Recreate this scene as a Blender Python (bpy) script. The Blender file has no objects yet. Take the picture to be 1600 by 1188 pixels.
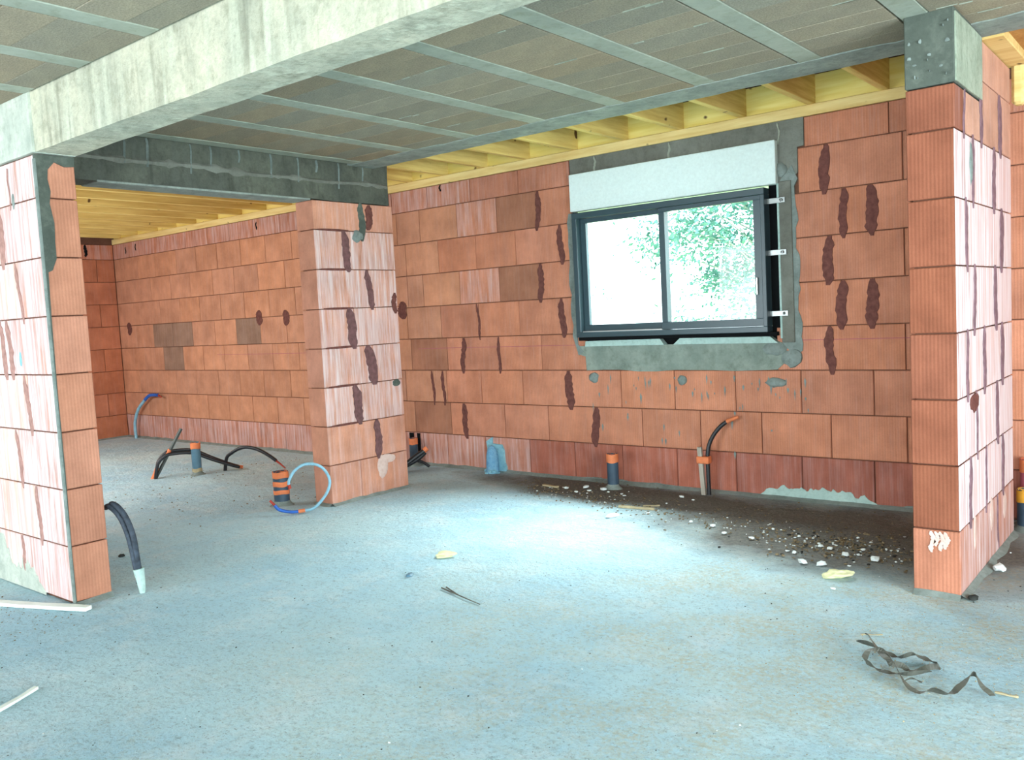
import bpy, bmesh, math, random
from mathutils import Vector, Matrix, noise
R = random.Random(7)
S = bpy.context.scene
COL = S.collection

# ------------------------------------------------------------------ camera
def cam_setup():
    yaw, pitch, roll = 0.682739, 0.0755987, -0.0525309
    cy, sy = math.cos(yaw), math.sin(yaw)
    f = Vector((-sy*math.cos(pitch), cy*math.cos(pitch), -math.sin(pitch)))
    r = Vector((cy, sy, 0)); u = r.cross(f)
    r2 = r*math.cos(roll) + u*math.sin(roll)
    u2 = -r*math.sin(roll) + u*math.cos(roll)
    cd = bpy.data.cameras.new('camera'); co = bpy.data.objects.new('camera', cd); COL.objects.link(co)
    m = Matrix((r2, u2, -f)).transposed().to_4x4(); m.translation = (0, 0, 1.395)
    co.matrix_world = m
    cd.sensor_fit = 'HORIZONTAL'; cd.sensor_width = 36; cd.lens = 1358.28*36/1600
    cd.clip_start = .05; cd.clip_end = 200
    S.camera = co
cam_setup()

# ------------------------------------------------------------------ light and exposure
vs = S.view_settings
S.display_settings.display_device = 'sRGB'
vs.view_transform = 'Standard'; vs.look = 'None'; vs.gamma = 1; vs.use_curve_mapping = False
vs.exposure = 0.0
w = bpy.data.worlds.new('overcast_sky'); S.world = w; w.use_nodes = True
bg = w.node_tree.nodes['Background']; bg.inputs[0].default_value = (0.86, 0.97, 1.0, 1); bg.inputs[1].default_value = 6.5
S.cycles.max_bounces = 10; S.cycles.diffuse_bounces = 8; S.cycles.transparent_max_bounces = 16
S.cycles.caustics_reflective = False; S.cycles.caustics_refractive = False
S.cycles.sample_clamp_indirect = 6

def area(name, loc, rot, sx, sy, power, col, spread=math.pi):
    d = bpy.data.lights.new(name, 'AREA'); d.shape = 'RECTANGLE'; d.size = sx; d.size_y = sy
    d.energy = power; d.color = col; d.spread = spread
    o = bpy.data.objects.new(name, d); COL.objects.link(o); o.location = loc; o.rotation_euler = rot
P2 = math.pi/2
# daylight entering by the building's big unglazed openings
area('daylight_right_bay', (3.50, 1.0, 1.15), (0, P2, 0), 2.2, 3.6, 450, (.86, .97, 1.0))
area('daylight_rear_bay', (-5.6, -2.90, 1.25), (P2, 0, 0), 3.6, 2.3, 175, (.93, .985, 1.0))
area('fill_rear_right', (1.2, -2.90, 1.25), (P2, 0, 0), 3.2, 2.1, 250, (.9, .98, 1.0))  # added fill lamp for the near floor, no opening known there
area('daylight_second_room', (-8.9, 2.30, 1.45), (P2-.42, 0, 0), 3.8, 1.6, 165, (.97, .98, .97))
# unseen lamp added above the window, sending extra sky light through it
area('daylight_window', (-3.35, 7.75, 3.75), (-.82, 0, 0), 3.4, 1.7, 1600, (.90, .98, 1.0))

# ------------------------------------------------------------------ node helpers
class NT:
    def __init__(s, name):
        s.m = bpy.data.materials.new(name); s.m.use_nodes = True; s.t = s.m.node_tree
        s.b = s.t.nodes['Principled BSDF']; s.b.inputs['Roughness'].default_value = .85
        s.b.inputs['Specular IOR Level'].default_value = .25
        s.tc = s.n('ShaderNodeTexCoord')
    def n(s, k, **kw):
        x = s.t.nodes.new(k)
        for a, v in kw.items(): setattr(x, a, v)
        return x
    def l(s, a, b): s.t.links.new(a, b)
    def co(s, scale=(1, 1, 1), src='Object', off=None):
        mp = s.n('ShaderNodeMapping'); mp.inputs['Scale'].default_value = scale
        s.l(s.tc.outputs[src], mp.inputs[0])
        if off is not None: s.l(off, mp.inputs['Location'])
        return mp.outputs[0]
    def noise(s, vec, scale, detail=4, rough=.55, out='Fac'):
        x = s.n('ShaderNodeTexNoise'); x.inputs['Scale'].default_value = scale
        x.inputs['Detail'].default_value = detail; x.inputs['Roughness'].default_value = rough
        s.l(vec, x.inputs['Vector']); return x.outputs[out]
    def ramp(s, fac, a, b, ca=(0, 0, 0, 1), cb=(1, 1, 1, 1)):
        x = s.n('ShaderNodeValToRGB'); x.color_ramp.elements[0].position = a; x.color_ramp.elements[1].position = b
        x.color_ramp.elements[0].color = ca; x.color_ramp.elements[1].color = cb
        s.l(fac, x.inputs[0]); return x.outputs[0]
    def mix(s, fac, a, b, mode='MIX'):
        x = s.n('ShaderNodeMix', data_type='RGBA', blend_type=mode)
        for v, i in ((fac, 0), (a, 6), (b, 7)):
            if hasattr(v, 'links'): s.l(v, x.inputs[i])
            elif i == 0: x.inputs[0].default_value = v
            else: x.inputs[i].default_value = (*v[:3], 1)
        return x.outputs[2]
    def math(s, op, a, b=0.0, c=0.0):
        x = s.n('ShaderNodeMath', operation=op)
        for v, i in ((a, 0), (b, 1), (c, 2)):
            if hasattr(v, 'links'): s.l(v, x.inputs[i])
            else: x.inputs[i].default_value = v
        return x.outputs[0]
    def bump(s, h, strength=.5, dist=.01):
        x = s.n('ShaderNodeBump'); x.inputs['Strength'].default_value = strength; x.inputs['Distance'].default_value = dist
        s.l(h, x.inputs['Height']); s.l(x.outputs[0], s.b.inputs['Normal'])
    def base(s, c): s.l(c, s.b.inputs['Base Color'])

def srgb(r, g, b):
    f = lambda v: (v/255/12.92) if v/255 <= .04045 else ((v/255+.055)/1.055)**2.4
    return (f(r), f(g), f(b), 1)

def mat_brick():
    k = NT('terracotta_block'); oi = k.n('ShaderNodeObjectInfo')
    rnd = k.math('MULTIPLY', oi.outputs['Random'], 37.0)
    cmb = k.n('ShaderNodeCombineXYZ'); k.l(rnd, cmb.inputs[0]); k.l(rnd, cmb.inputs[1]); k.l(rnd, cmb.inputs[2])
    v1 = k.co(off=cmb.outputs[0])
    sep = k.n('ShaderNodeSeparateXYZ'); k.l(k.tc.outputs['Object'], sep.inputs[0])
    s_ = k.math('ADD', sep.outputs[0], sep.outputs[1])
    rib = k.math('SINE', k.math('MULTIPLY', s_, 2*math.pi/.0165))
    big = k.noise(v1, 5, 3)
    fine = k.noise(v1, 90, 3, .7)
    vst = k.co(scale=(16, 16, 1.2), off=cmb.outputs[0])
    streak = k.noise(vst, 1.6, 4)
    c = k.mix(k.ramp(big, .3, .7), (.80, .78, .76), (1.14, 1.16, 1.16))
    c = k.mix(1.0, oi.outputs['Color'], c, 'MULTIPLY')
    c = k.mix(k.math('MULTIPLY', k.ramp(streak, .42, .66), .22), c, k.mix(1.0, c, (1.28, 1.25, 1.22), 'MULTIPLY'))
    c = k.mix(k.math('MULTIPLY', k.ramp(fine, .35, .75), .35), c, k.mix(1.0, c, (.72, .7, .68), 'MULTIPLY'))
    c = k.mix(k.math('MULTIPLY_ADD', rib, .11, .11), c, k.mix(1.0, c, (.62, .58, .56), 'MULTIPLY'))
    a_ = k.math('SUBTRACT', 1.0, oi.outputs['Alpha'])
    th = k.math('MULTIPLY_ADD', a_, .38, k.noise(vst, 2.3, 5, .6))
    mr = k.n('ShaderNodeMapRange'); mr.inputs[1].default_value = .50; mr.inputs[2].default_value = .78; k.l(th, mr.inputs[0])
    # salt bloom and painted glare whiten a block's long face, not its ends
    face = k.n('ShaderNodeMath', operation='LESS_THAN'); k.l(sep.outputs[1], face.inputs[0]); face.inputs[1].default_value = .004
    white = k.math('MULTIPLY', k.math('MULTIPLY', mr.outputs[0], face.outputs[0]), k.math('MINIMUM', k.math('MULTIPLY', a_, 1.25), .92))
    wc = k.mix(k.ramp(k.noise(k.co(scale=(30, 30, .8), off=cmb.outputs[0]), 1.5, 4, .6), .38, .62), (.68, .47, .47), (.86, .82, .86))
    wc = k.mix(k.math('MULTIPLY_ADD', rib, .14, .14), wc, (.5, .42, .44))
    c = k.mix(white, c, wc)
    k.base(c)
    h = k.math('MULTIPLY_ADD', rib, .5, k.math('MULTIPLY', fine, 1.2))
    k.bump(h, .45, .0022)
    k.b.inputs['Roughness'].default_value = .8
    return k.m

def mat_cement(name, ca, cb, cd, scale=2.0, streak=0.0, pits=.25, bump=.5):
    k = NT(name); v = k.co()
    c = k.mix(k.ramp(k.noise(v, scale, 6, .62), .33, .68), ca, cb)
    c = k.mix(k.math('MULTIPLY', k.ramp(k.noise(v, scale*3.7, 5, .7), .5, .72), .55), c, cd)
    if streak:
        vs_ = k.co(scale=(9, 9, .9))
        c = k.mix(k.math('MULTIPLY', k.ramp(k.noise(vs_, 1.7, 5), .5, .7), streak), c, [min(1, x*1.6) for x in ca[:3]])
        c = k.mix(k.math('MULTIPLY', k.ramp(k.noise(k.co(scale=(13, 13, 1.3)), 1.1, 4), .55, .75), streak*.7), c, [x*.55 for x in cd[:3]])
    f = k.noise(v, 45, 4, .7)
    c = k.mix(k.math('MULTIPLY', k.ramp(f, .45, .8), pits), c, [x*.45 for x in ca[:3]])
    k.base(c); k.b.inputs['Roughness'].default_value = .9
    k.bump(k.math('ADD', f, k.noise(v, 9, 5)), bump, .006)
    return k.m

def mat_plain(name, c, rough=.6, spec=.3, var=.25, scale=14, metal=0, bump=0):
    k = NT(name); v = k.co()
    cc = k.mix(k.ramp(k.noise(v, scale, 4), .3, .7), [x*(1-var) for x in c[:3]], [min(1, x*(1+var*.6)) for x in c[:3]])
    k.base(cc); k.b.inputs['Roughness'].default_value = rough; k.b.inputs['Specular IOR Level'].default_value = spec
    k.b.inputs['Metallic'].default_value = metal
    if bump: k.bump(k.noise(v, 60, 4), bump, .004)
    return k.m

def mat_wood(name, ca, cb, scale=(1, 1, 1)):
    k = NT(name); oi = k.n('ShaderNodeObjectInfo')
    cmb = k.n('ShaderNodeCombineXYZ'); r_ = k.math('MULTIPLY', oi.outputs['Random'], 21.0)
    for i in range(3): k.l(r_, cmb.inputs[i])
    v = k.co(scale=scale, off=cmb.outputs[0])
    g = k.noise(v, 3.5, 5, .6)
    c = k.mix(k.ramp(g, .35, .68), ca, cb)
    kn = k.noise(k.co(off=cmb.outputs[0]), 9, 1)
    c = k.mix(k.ramp(kn, .73, .77), c, (.12, .06, .02))
    k.base(c); k.b.inputs['Roughness'].default_value = .65; k.bump(g, .25, .004)
    return k.m

def mat_floor():
    k = NT('cement_floor'); v = k.co()
    sep = k.n('ShaderNodeSeparateXYZ'); k.l(v, sep.inputs[0]); X, Y = sep.outputs[0], sep.outputs[1]
    c = k.mix(k.ramp(k.noise(v, .9, 6, .6), .36, .64), (.43, .69, .82), (.61, .84, .90))
    c = k.mix(k.math('MULTIPLY', k.ramp(k.noise(v, 3.2, 8, .75), .50, .66), .6), c, (.76, .87, .90))
    c = k.mix(k.math('MULTIPLY', k.ramp(k.noise(k.co(scale=(1, 2.2, 1)), 7, 8, .8), .54, .66), .55), c, (.36, .50, .54))
    c = k.mix(k.math('MULTIPLY', k.ramp(k.noise(v, 38, 6, .8), .53, .64), .6), c, (.26, .40, .44))
    c = k.mix(k.math('MULTIPLY', k.ramp(k.noise(v, 95, 3, .7), .60, .68), .7), c, (.16, .22, .24))
    # pale sand spread towards the right pier
    n1 = k.noise(v, 2.1, 6, .65); n2 = k.noise(v, 40, 5, .8)
    mx = k.n('ShaderNodeMapRange'); mx.inputs[1].default_value = -3.8; mx.inputs[2].default_value = -1.6; k.l(X, mx.inputs[0])
    sand = k.math('MULTIPLY', k.math('MULTIPLY', k.ramp(n1, .40, .60), mx.outputs[0]), k.ramp(n2, .38, .58))
    c = k.mix(k.math('MULTIPLY', sand, .75), c, (.55, .55, .42))
    # brown dirt before the back wall, darkened also for the right pier's shadow
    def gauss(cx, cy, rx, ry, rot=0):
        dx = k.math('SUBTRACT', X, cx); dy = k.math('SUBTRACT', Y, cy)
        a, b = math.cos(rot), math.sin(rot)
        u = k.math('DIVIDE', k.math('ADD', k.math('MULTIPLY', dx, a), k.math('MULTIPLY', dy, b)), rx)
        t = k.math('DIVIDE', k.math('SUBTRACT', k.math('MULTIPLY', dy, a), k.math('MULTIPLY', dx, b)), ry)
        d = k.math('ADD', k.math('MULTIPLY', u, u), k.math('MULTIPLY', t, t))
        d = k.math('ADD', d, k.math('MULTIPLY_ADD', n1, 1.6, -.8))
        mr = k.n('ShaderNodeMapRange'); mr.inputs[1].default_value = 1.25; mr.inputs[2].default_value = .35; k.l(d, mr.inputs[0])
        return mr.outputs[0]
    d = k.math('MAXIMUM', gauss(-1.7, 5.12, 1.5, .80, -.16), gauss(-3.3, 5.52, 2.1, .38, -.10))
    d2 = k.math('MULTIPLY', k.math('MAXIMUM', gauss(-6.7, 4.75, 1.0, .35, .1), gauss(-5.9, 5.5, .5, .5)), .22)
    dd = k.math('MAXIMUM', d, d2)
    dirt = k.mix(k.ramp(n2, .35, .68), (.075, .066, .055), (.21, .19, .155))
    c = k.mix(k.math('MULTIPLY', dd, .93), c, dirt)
    k.base(c); k.b.inputs['Roughness'].default_value = .8; k.b.inputs['Specular IOR Level'].default_value = .3
    h = k.math('ADD', k.math('MULTIPLY', k.noise(v, 30, 7, .75), 1.0), k.math('MULTIPLY', k.noise(v, 4, 5, .6), 1.8))
    k.bump(h, 1.0, .022)
    return k.m

M = {}
M['brick'] = mat_brick()
M['core'] = mat_cement('joint_shadow_mortar', (.12, .055, .035), (.17, .08, .05), (.09, .04, .03), 4)
M['smear'] = mat_plain('brown_block_adhesive', srgb(112, 72, 66), .95, .1, .3, 30, bump=.6)
M['pinklime'] = mat_cement('pinkish_lime_bloom', srgb(206, 178, 168), srgb(222, 200, 192), srgb(196, 150, 134), 12, 0, .1, .2)
M['smearpale'] = mat_plain('lit_block_adhesive', srgb(172, 134, 126), .95, .1, .25, 30, bump=.5)  # same adhesive, lightened for the strong daylight on the near wall
M['smeargrey'] = mat_plain('grey_violet_block_adhesive', srgb(132, 104, 112), .95, .1, .3, 30, bump=.5)  # adhesive again, paler to imitate the light on the right pier
M['smearmid'] = mat_plain('mauve_block_adhesive', srgb(116, 84, 84), .95, .1, .3, 30, bump=.5)  # slightly lighter adhesive for the lit side of the middle pier
M['capface'] = mat_cement('lit_cap_face', srgb(146, 160, 142), srgb(174, 186, 168), srgb(108, 120, 102), 7, .3, .3, 1.0)
M['grout'] = mat_cement('grey_green_grout', srgb(114, 126, 122), srgb(142, 154, 150), srgb(92, 102, 98), 8)
M['bluegrout'] = mat_cement('pale_blue_grout', srgb(120, 175, 195), srgb(150, 200, 212), srgb(90, 140, 165), 8)
M['beam'] = mat_cement('pale_cast_beam', srgb(166, 170, 154), srgb(208, 206, 184), srgb(122, 124, 104), 3.2, .75, .4, 1.0)
M['ring'] = mat_cement('white_cast_ring_beam', srgb(172, 182, 172), srgb(206, 212, 200), srgb(140, 150, 138), 5, .3)
M['dbeam'] = mat_cement('dark_shaded_beam', srgb(74, 78, 72), srgb(106, 110, 98), srgb(48, 51, 46), 2.8, .7, .35, .8)  # its own dark grey, with some of its shade in the colour
M['dblock'] = mat_cement('dark_green_grey_block', srgb(72, 80, 74), srgb(88, 96, 88), srgb(118, 126, 116), 3, .25)
M['rib'] = mat_cement('pale_precast_rib', srgb(146, 154, 142), srgb(168, 174, 160), srgb(124, 132, 108), 3.5, 0, .15, .3)
M['slabedge'] = mat_cement('slab_edge_band', srgb(128, 138, 134), srgb(160, 170, 162), srgb(98, 106, 102), 5, 0, .3, .8)
M['lintel'] = mat_cement('grey_lintel', srgb(104, 106, 98), srgb(128, 132, 124), srgb(84, 84, 76), 3, .3)
M['sill'] = mat_cement('grey_green_sill', srgb(118, 132, 124), srgb(148, 160, 150), srgb(92, 102, 90), 5, .2)
M['plaster'] = mat_cement('pale_plaster', srgb(165, 195, 190), srgb(185, 212, 206), srgb(140, 165, 158), 8)
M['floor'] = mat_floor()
M['wood'] = mat_wood('yellow_spruce', srgb(240, 218, 152), srgb(220, 188, 118), (.6, 8, 8))
M['woodx'] = mat_wood('yellow_spruce_rim', srgb(248, 230, 142), srgb(236, 212, 112), (.7, 8, 9))
M['woody'] = mat_wood('spruce_joist', srgb(236, 212, 132), srgb(208, 176, 98), (9, .6, 9))
M['osb'] = mat_cement('strand_board', srgb(176, 128, 72), srgb(200, 152, 90), srgb(140, 96, 52), 18, 0, .3)
M['foam'] = mat_plain('white_foam', srgb(222, 240, 238), .8, .2, .06, 60, bump=.2)
M['alu'] = mat_plain('anthracite_frame', srgb(54, 76, 84), .35, .5, .08, 6)
M['black'] = mat_plain('black_fill', (.006, .007, .008), .9, .1, .2)
M['steel'] = mat_plain('galvanised_steel', (.30, .33, .33), .35, .5, .15, 30, metal=.8)
M['handle'] = mat_plain('silver_handle', (.65, .68, .68), .3, .5, .05, 10, metal=.6)
M['pipeblue'] = mat_plain('grey_blue_pvc', srgb(84, 122, 142), .5, .4, .2, 12)
M['pipedark'] = mat_plain('dark_blue_pvc', srgb(58, 80, 98), .5, .4, .25, 12)
M['orange'] = mat_plain('orange_tape', srgb(226, 130, 84), .6, .3, .18, 18)
M['yellow'] = mat_plain('yellow_tape', srgb(228, 170, 60), .6, .3, .18, 18)
M['magenta'] = mat_plain('dull_pink_sleeve', srgb(168, 88, 104), .6, .3, .18, 18)
M['conduit'] = mat_plain('black_conduit', (.012, .014, .018), .45, .5, .3, 40)
M['conduitdust'] = mat_plain('dusty_black_conduit', srgb(62, 72, 84), .7, .3, .6, 30)
M['paleblue'] = mat_plain('pale_blue_hose', srgb(140, 190, 212), .5, .4, .2, 20)
M['blue'] = mat_plain('blue_hose_end', srgb(40, 100, 190), .5, .4, .15, 20)
M['red'] = mat_plain('red_tip', srgb(170, 60, 48), .6, .3, .2, 20)
M['stake'] = mat_wood('weathered_stake', srgb(186, 180, 168), srgb(146, 138, 126), (8, 8, .8))
M['stakedark'] = mat_wood('dark_stake', srgb(92, 100, 98), srgb(66, 72, 70), (8, 8, .8))
M['lath'] = mat_plain('white_painted_lath', srgb(232, 240, 232), .7, .3, .1, 12)
M['chip'] = mat_plain('white_chip', srgb(222, 232, 232), .8, .3, .12, 40)
M['cream'] = mat_plain('cream_foam_scrap', srgb(222, 222, 176), .85, .2, .15, 30, bump=.5)
M['dirt'] = mat_plain('brown_crumb', srgb(126, 112, 88), .95, .1, .5, 25)
M['darkcrumb'] = mat_plain('dark_crumb', srgb(52, 54, 52), .95, .1, .5, 25)
M['strap'] = mat_plain('grey_brown_strap', srgb(84, 86, 78), .55, .45, .5, 14)
M['straw'] = mat_plain('straw_colour_twig', srgb(176, 164, 132), .8, .2, .3, 20)
M['leaf'] = mat_plain('pale_leaf', srgb(118, 172, 166), .6, .3, .35, 3)
M['bark'] = mat_plain('grey_bark', srgb(180, 190, 176), .9, .2, .3, 20)
M['grass'] = mat_plain('pale_meadow', srgb(170, 190, 140), .95, .1, .25, 2)
def mat_glass():
    m = bpy.data.materials.new('window_glass'); m.use_nodes = True; t = m.node_tree; t.nodes.clear()
    o = t.nodes.new('ShaderNodeOutputMaterial'); mx = t.nodes.new('ShaderNodeMixShader')
    a = t.nodes.new('ShaderNodeBsdfTransparent'); a.inputs[0].default_value = (.94, .98, .97, 1)
    g = t.nodes.new('ShaderNodeBsdfGlossy'); g.inputs['Roughness'].default_value = .02
    mx.inputs[0].default_value = .02
    t.links.new(a.outputs[0], mx.inputs[1]); t.links.new(g.outputs[0], mx.inputs[2]); t.links.new(mx.outputs[0], o.inputs[0])
    return m
M['glass'] = mat_glass()

# ------------------------------------------------------------------ object helpers
WL = {}
def tag(o, label=None, cat=None, group=None, kind=None):
    if label: o['label'] = label
    if cat: o['category'] = cat
    if group: o['group'] = group
    if kind: o['kind'] = kind
    return o
def link(name, data, mat=None, parent=None, loc=(0, 0, 0), rotz=0, scale=None, kind=None, label=None):
    o = bpy.data.objects.new(name, data); COL.objects.link(o)
    if mat is not None and data is not None and len(data.materials) == 0: data.materials.append(mat)
    loc = Vector(loc); WL[o.name] = loc.copy()
    if parent is not None:
        o.parent = parent; o.location = loc - WL[parent.name]
    else: o.location = loc
    if rotz: o.rotation_euler = (0, 0, rotz)
    if scale: o.scale = scale
    if kind: o['kind'] = kind
    if label: o['label'] = label
    return o
def empty(name, loc, label, cat, group=None, kind=None):
    return tag(link(name, None, loc=loc), label, cat, group, kind)

class B:
    """collects shapes in world coordinates"""
    def __init__(s): s.v = []; s.f = []; s.sm = []
    def add(s, v, f, smooth=False):
        n = len(s.v); s.v += [tuple(a) for a in v]; s.f += [tuple(i+n for i in q) for q in f]; s.sm += [smooth]*len(f)
    def box(s, x0, x1, y0, y1, z0, z1, c=0.0):
        if c <= 0:
            v = [(x, y, z) for x in (x0, x1) for y in (y0, y1) for z in (z0, z1)]
            s.add(v, [(0, 1, 3, 2), (4, 6, 7, 5), (0, 4, 5, 1), (2, 3, 7, 6), (0, 2, 6, 4), (1, 5, 7, 3)]); return s
        bm = bmesh.new(); bmesh.ops.create_cube(bm, size=1)
        for q in bm.verts:
            q.co = Vector(((x0+x1)/2+q.co.x*(x1-x0), (y0+y1)/2+q.co.y*(y1-y0), (z0+z1)/2+q.co.z*(z1-z0)))
        bmesh.ops.bevel(bm, geom=bm.edges[:], offset=c, segments=1, affect='EDGES')
        s.bm(bm); return s
    def bm(s, bm, smooth=False):
        bm.verts.ensure_lookup_table(); bm.verts.index_update()
        s.add([q.co[:] for q in bm.verts], [[q.index for q in f.verts] for f in bm.faces], smooth); bm.free()
    def tube(s, pts, r, n=10, cap=True, smooth_path=True, r1=None):
        p = [Vector(a) for a in pts]
        if smooth_path and len(p) > 2:
            q = []
            for i in range(len(p)-1):
                a, b, c, d = p[max(i-1, 0)], p[i], p[i+1], p[min(i+2, len(p)-1)]
                for k in range(4):
                    t = k/4
                    q.append(.5*((2*b)+(c-a)*t+(2*a-5*b+4*c-d)*t*t+(3*b-a-3*c+d)*t**3))
            q.append(p[-1]); p = q
        v = []; f = []; up = None
        for i, a in enumerate(p):
            d = (p[min(i+1, len(p)-1)]-p[max(i-1, 0)]).normalized()
            if up is None: up = Vector((0, 0, 1)) if abs(d.z) < .9 else Vector((1, 0, 0))
            sd = d.cross(up).normalized(); up = sd.cross(d).normalized()
            rr = r if r1 is None else r+(r1-r)*i/(len(p)-1)
            for k in range(n):
                an = 2*math.pi*k/n; v.append(a+sd*rr*math.cos(an)+up*rr*math.sin(an))
        for i in range(len(p)-1):
            for k in range(n):
                a, b = i*n+k, i*n+(k+1) % n; f.append((a, a+n, b+n, b))
        if cap: f.append(tuple(range(n))[::1]); f.append(tuple((len(p)-1)*n+k for k in range(n))[::-1])
        s.add(v, f, True); return s
    def ribbon(s, pts, wd, th, twist=0.0):
        p = [Vector(a) for a in pts]; q = []
        for i in range(len(p)-1):
            a, b, c, d = p[max(i-1, 0)], p[i], p[i+1], p[min(i+2, len(p)-1)]
            for k in range(5):
                t = k/5; q.append(.5*((2*b)+(c-a)*t+(2*a-5*b+4*c-d)*t*t+(3*b-a-3*c+d)*t**3))
        q.append(p[-1]); v = []; f = []
        for i, a in enumerate(q):
            d = (q[min(i+1, len(q)-1)]-q[max(i-1, 0)]).normalized()
            sd = d.cross(Vector((0, 0, 1))).normalized(); up = sd.cross(d)
            an = .5+twist*math.sin(i*.45)
            e = sd*math.cos(an)+up*math.sin(an); g = e.cross(d)
            a = a+Vector((0, 0, abs(math.sin(an))*wd/2+th))
            v += [a+e*wd/2+g*th/2, a-e*wd/2+g*th/2, a-e*wd/2-g*th/2, a+e*wd/2-g*th/2]
        for i in range(len(q)-1):
            for k in range(4):
                a, b = i*4+k, i*4+(k+1) % 4; f.append((a, a+4, b+4, b))
        f += [(3, 2, 1, 0), tuple((len(q)-1)*4+k for k in range(4))]
        s.add(v, f); return s
    def rock(s, c, rx, ry, rz, seed, sub=1, rough=.35, flat=True):
        bm = bmesh.new(); bmesh.ops.create_icosphere(bm, subdivisions=sub, radius=1)
        rg = random.Random(seed); o = Vector((seed*1.7, seed*.3, 0)); an = rg.random()*6.28
        for q in bm.verts:
            k = 1+rough*noise.noise(q.co*1.3+o)*1.6
            x, y, z = q.co.x*rx*k, q.co.y*ry*k, max(-.75, min(.8, q.co.z))*rz*k
            q.co = Vector((c[0]+x*math.cos(an)-y*math.sin(an), c[1]+x*math.sin(an)+y*math.cos(an), c[2]+z+rz*.6))
        s.bm(bm); return s
    def build(s, name, mat, parent=None, origin=(0, 0, 0), kind=None, label=None):
        o = Vector(origin); me = bpy.data.meshes.new(name)
        me.from_pydata([(a[0]-o.x, a[1]-o.y, a[2]-o.z) for a in s.v], [], s.f)
        me.polygons.foreach_set('use_smooth', s.sm); me.update()
        if any(s.sm): me.set_sharp_from_angle(angle=.75)
        return link(name, me, mat, parent, origin, kind=kind, label=label)

# bricks --------------------------------------------------------------
BR = {}
def brick_mesh(L, T, H, full):
    key = (round(L, 2), round(T, 3), round(H, 3), full)
    if key in BR: return BR[key]
    L = key[0]; c = .0035
    me = bpy.data.meshes.new('brick')
    b = B()
    if full: b.box(-L/2, L/2, 0, T, 0, H, c)
    else:
        x = L/2; v = []
        for (e, y) in ((c, 0), (0, c), (0, T)):
            v += [(-x+e, y, e), (x-e, y, e), (x-e, y, H-e), (-x+e, y, H-e)]
        f = [(0, 1, 2, 3), (11, 10, 9, 8)]
        for k in (0, 4):
            for i in range(4): f.append((k+i, k+4+i, k+4+(i+1) % 4, k+(i+1) % 4))
        b.add(v, f)
    me.from_pydata(b.v, [], b.f); me.update(); me.materials.append(M['brick'])
    BR[key] = me; return me
BASE = srgb(200, 134, 106)
def tint(base=BASE, dv=.10, dh=.05):
    k = 1+R.uniform(-dv, dv); h = R.uniform(-dh, dh)
    return (base[0]*k*(1+h*.5), base[1]*k, base[2]*k*(1-h), 1)
GAP = .006
def brick(parent, ori, a0, a1, z0, z1, face, depth, col, white=.08, full=False, jit=.0015):
    """ori 'y': face looks to -Y at y=face, a is X.  ori 'x': face looks to +X at x=face, a is Y."""
    L = a1-a0-GAP; H = z1-z0-GAP; me = brick_mesh(L, depth, H, full)
    m = (a0+a1)/2; z = z0+GAP/2; j = R.uniform(0, jit)
    sc = (L/round(L, 2), 1, 1)
    if ori == 'y': o = link('brick', me, None, parent, (m, face+j, z), 0, sc)
    else: o = link('brick', me, None, parent, (face-j, m, z), P2, sc)
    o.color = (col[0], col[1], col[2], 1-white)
    return o
CZ = [0.0] + [.307+.3*i for i in range(8)]      # bed joints: 0 .307 .607 ... 2.407
def course_z(k, top): return CZ[k-1], (CZ[k] if k < 9 else top)

def smear(parent, ori, a, z0, z1, wd, face, mat='smear', th=.004, seed=None, lean=0.0, name='adhesive_smear', bulge=0):
    rg = random.Random(seed if seed is not None else int(a*1000+z0*77)); n = 15; L = []; Rr = []
    for i in range(n+1):
        t = i/n; z = z0+(z1-z0)*t; e = min(1, .35+4*min(t, 1-t))
        hw = wd/2*e*(1+bulge*math.sin(math.pi*t))
        cx = a+lean*(t-.5)+.006*math.sin(t*7+a*9)
        jw = min(hw*.3, .007)
        L.append((cx-hw+rg.uniform(-1, 1)*jw, z)); Rr.append((cx+hw+rg.uniform(-1, 1)*jw, z))
    b = B(); v = []
    for d in (0, th):
        for (l, r_) in zip(L, Rr):
            for q in (l, r_):
                inset = .0 if d == 0 else .0015
                u = q[0]+(inset if q is l else -inset)
                v.append((u, face-d, q[1]) if ori == 'y' else (face+d, u, q[1]))
    m = 2*(n+1); f = []
    fl = ori == 'y'
    for i in range(n):
        q = (m+2*i, m+2*i+1, m+2*i+3, m+2*i+2); f.append(q)
        f.append((2*i, m+2*i, m+2*i+2, 2*i+2)); f.append((2*i+1, 2*i+3, m+2*i+3, m+2*i+1))
    f.append((0, 1, m+1, m)); f.append((2*n, m+2*n, m+2*n+1, 2*n+1))
    b.add(v, f); return b.build(name, M[mat], parent)
def blob(parent, ori, a, z, ra, rz, face, mat='grout', th=.012, seed=1, name='grout_dab'):
    rg = random.Random(seed); n = 14; v = []; f = []
    for k, (s, d) in enumerate(((1, -.002), (.9, th*.5), (.45, th), )):
        for i in range(n):
            an = 2*math.pi*i/n; q = s*(1+.25*noise.noise(Vector((math.cos(an)*1.5, math.sin(an)*1.5, seed*3.1)))+.08*rg.uniform(-1, 1))
            u, w_ = a+math.cos(an)*ra*q, z+math.sin(an)*rz*q
            v.append((u, face-d, w_) if ori == 'y' else (face+d, u, w_))
    for k in (0, 1):
        for i in range(n):
            f.append((k*n+i, k*n+(i+1) % n, (k+1)*n+(i+1) % n, (k+1)*n+i))
    f.append(tuple(2*n+i for i in range(n)))
    b = B(); b.add(v, f, True); return b.build(name, M[mat], parent)

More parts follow.
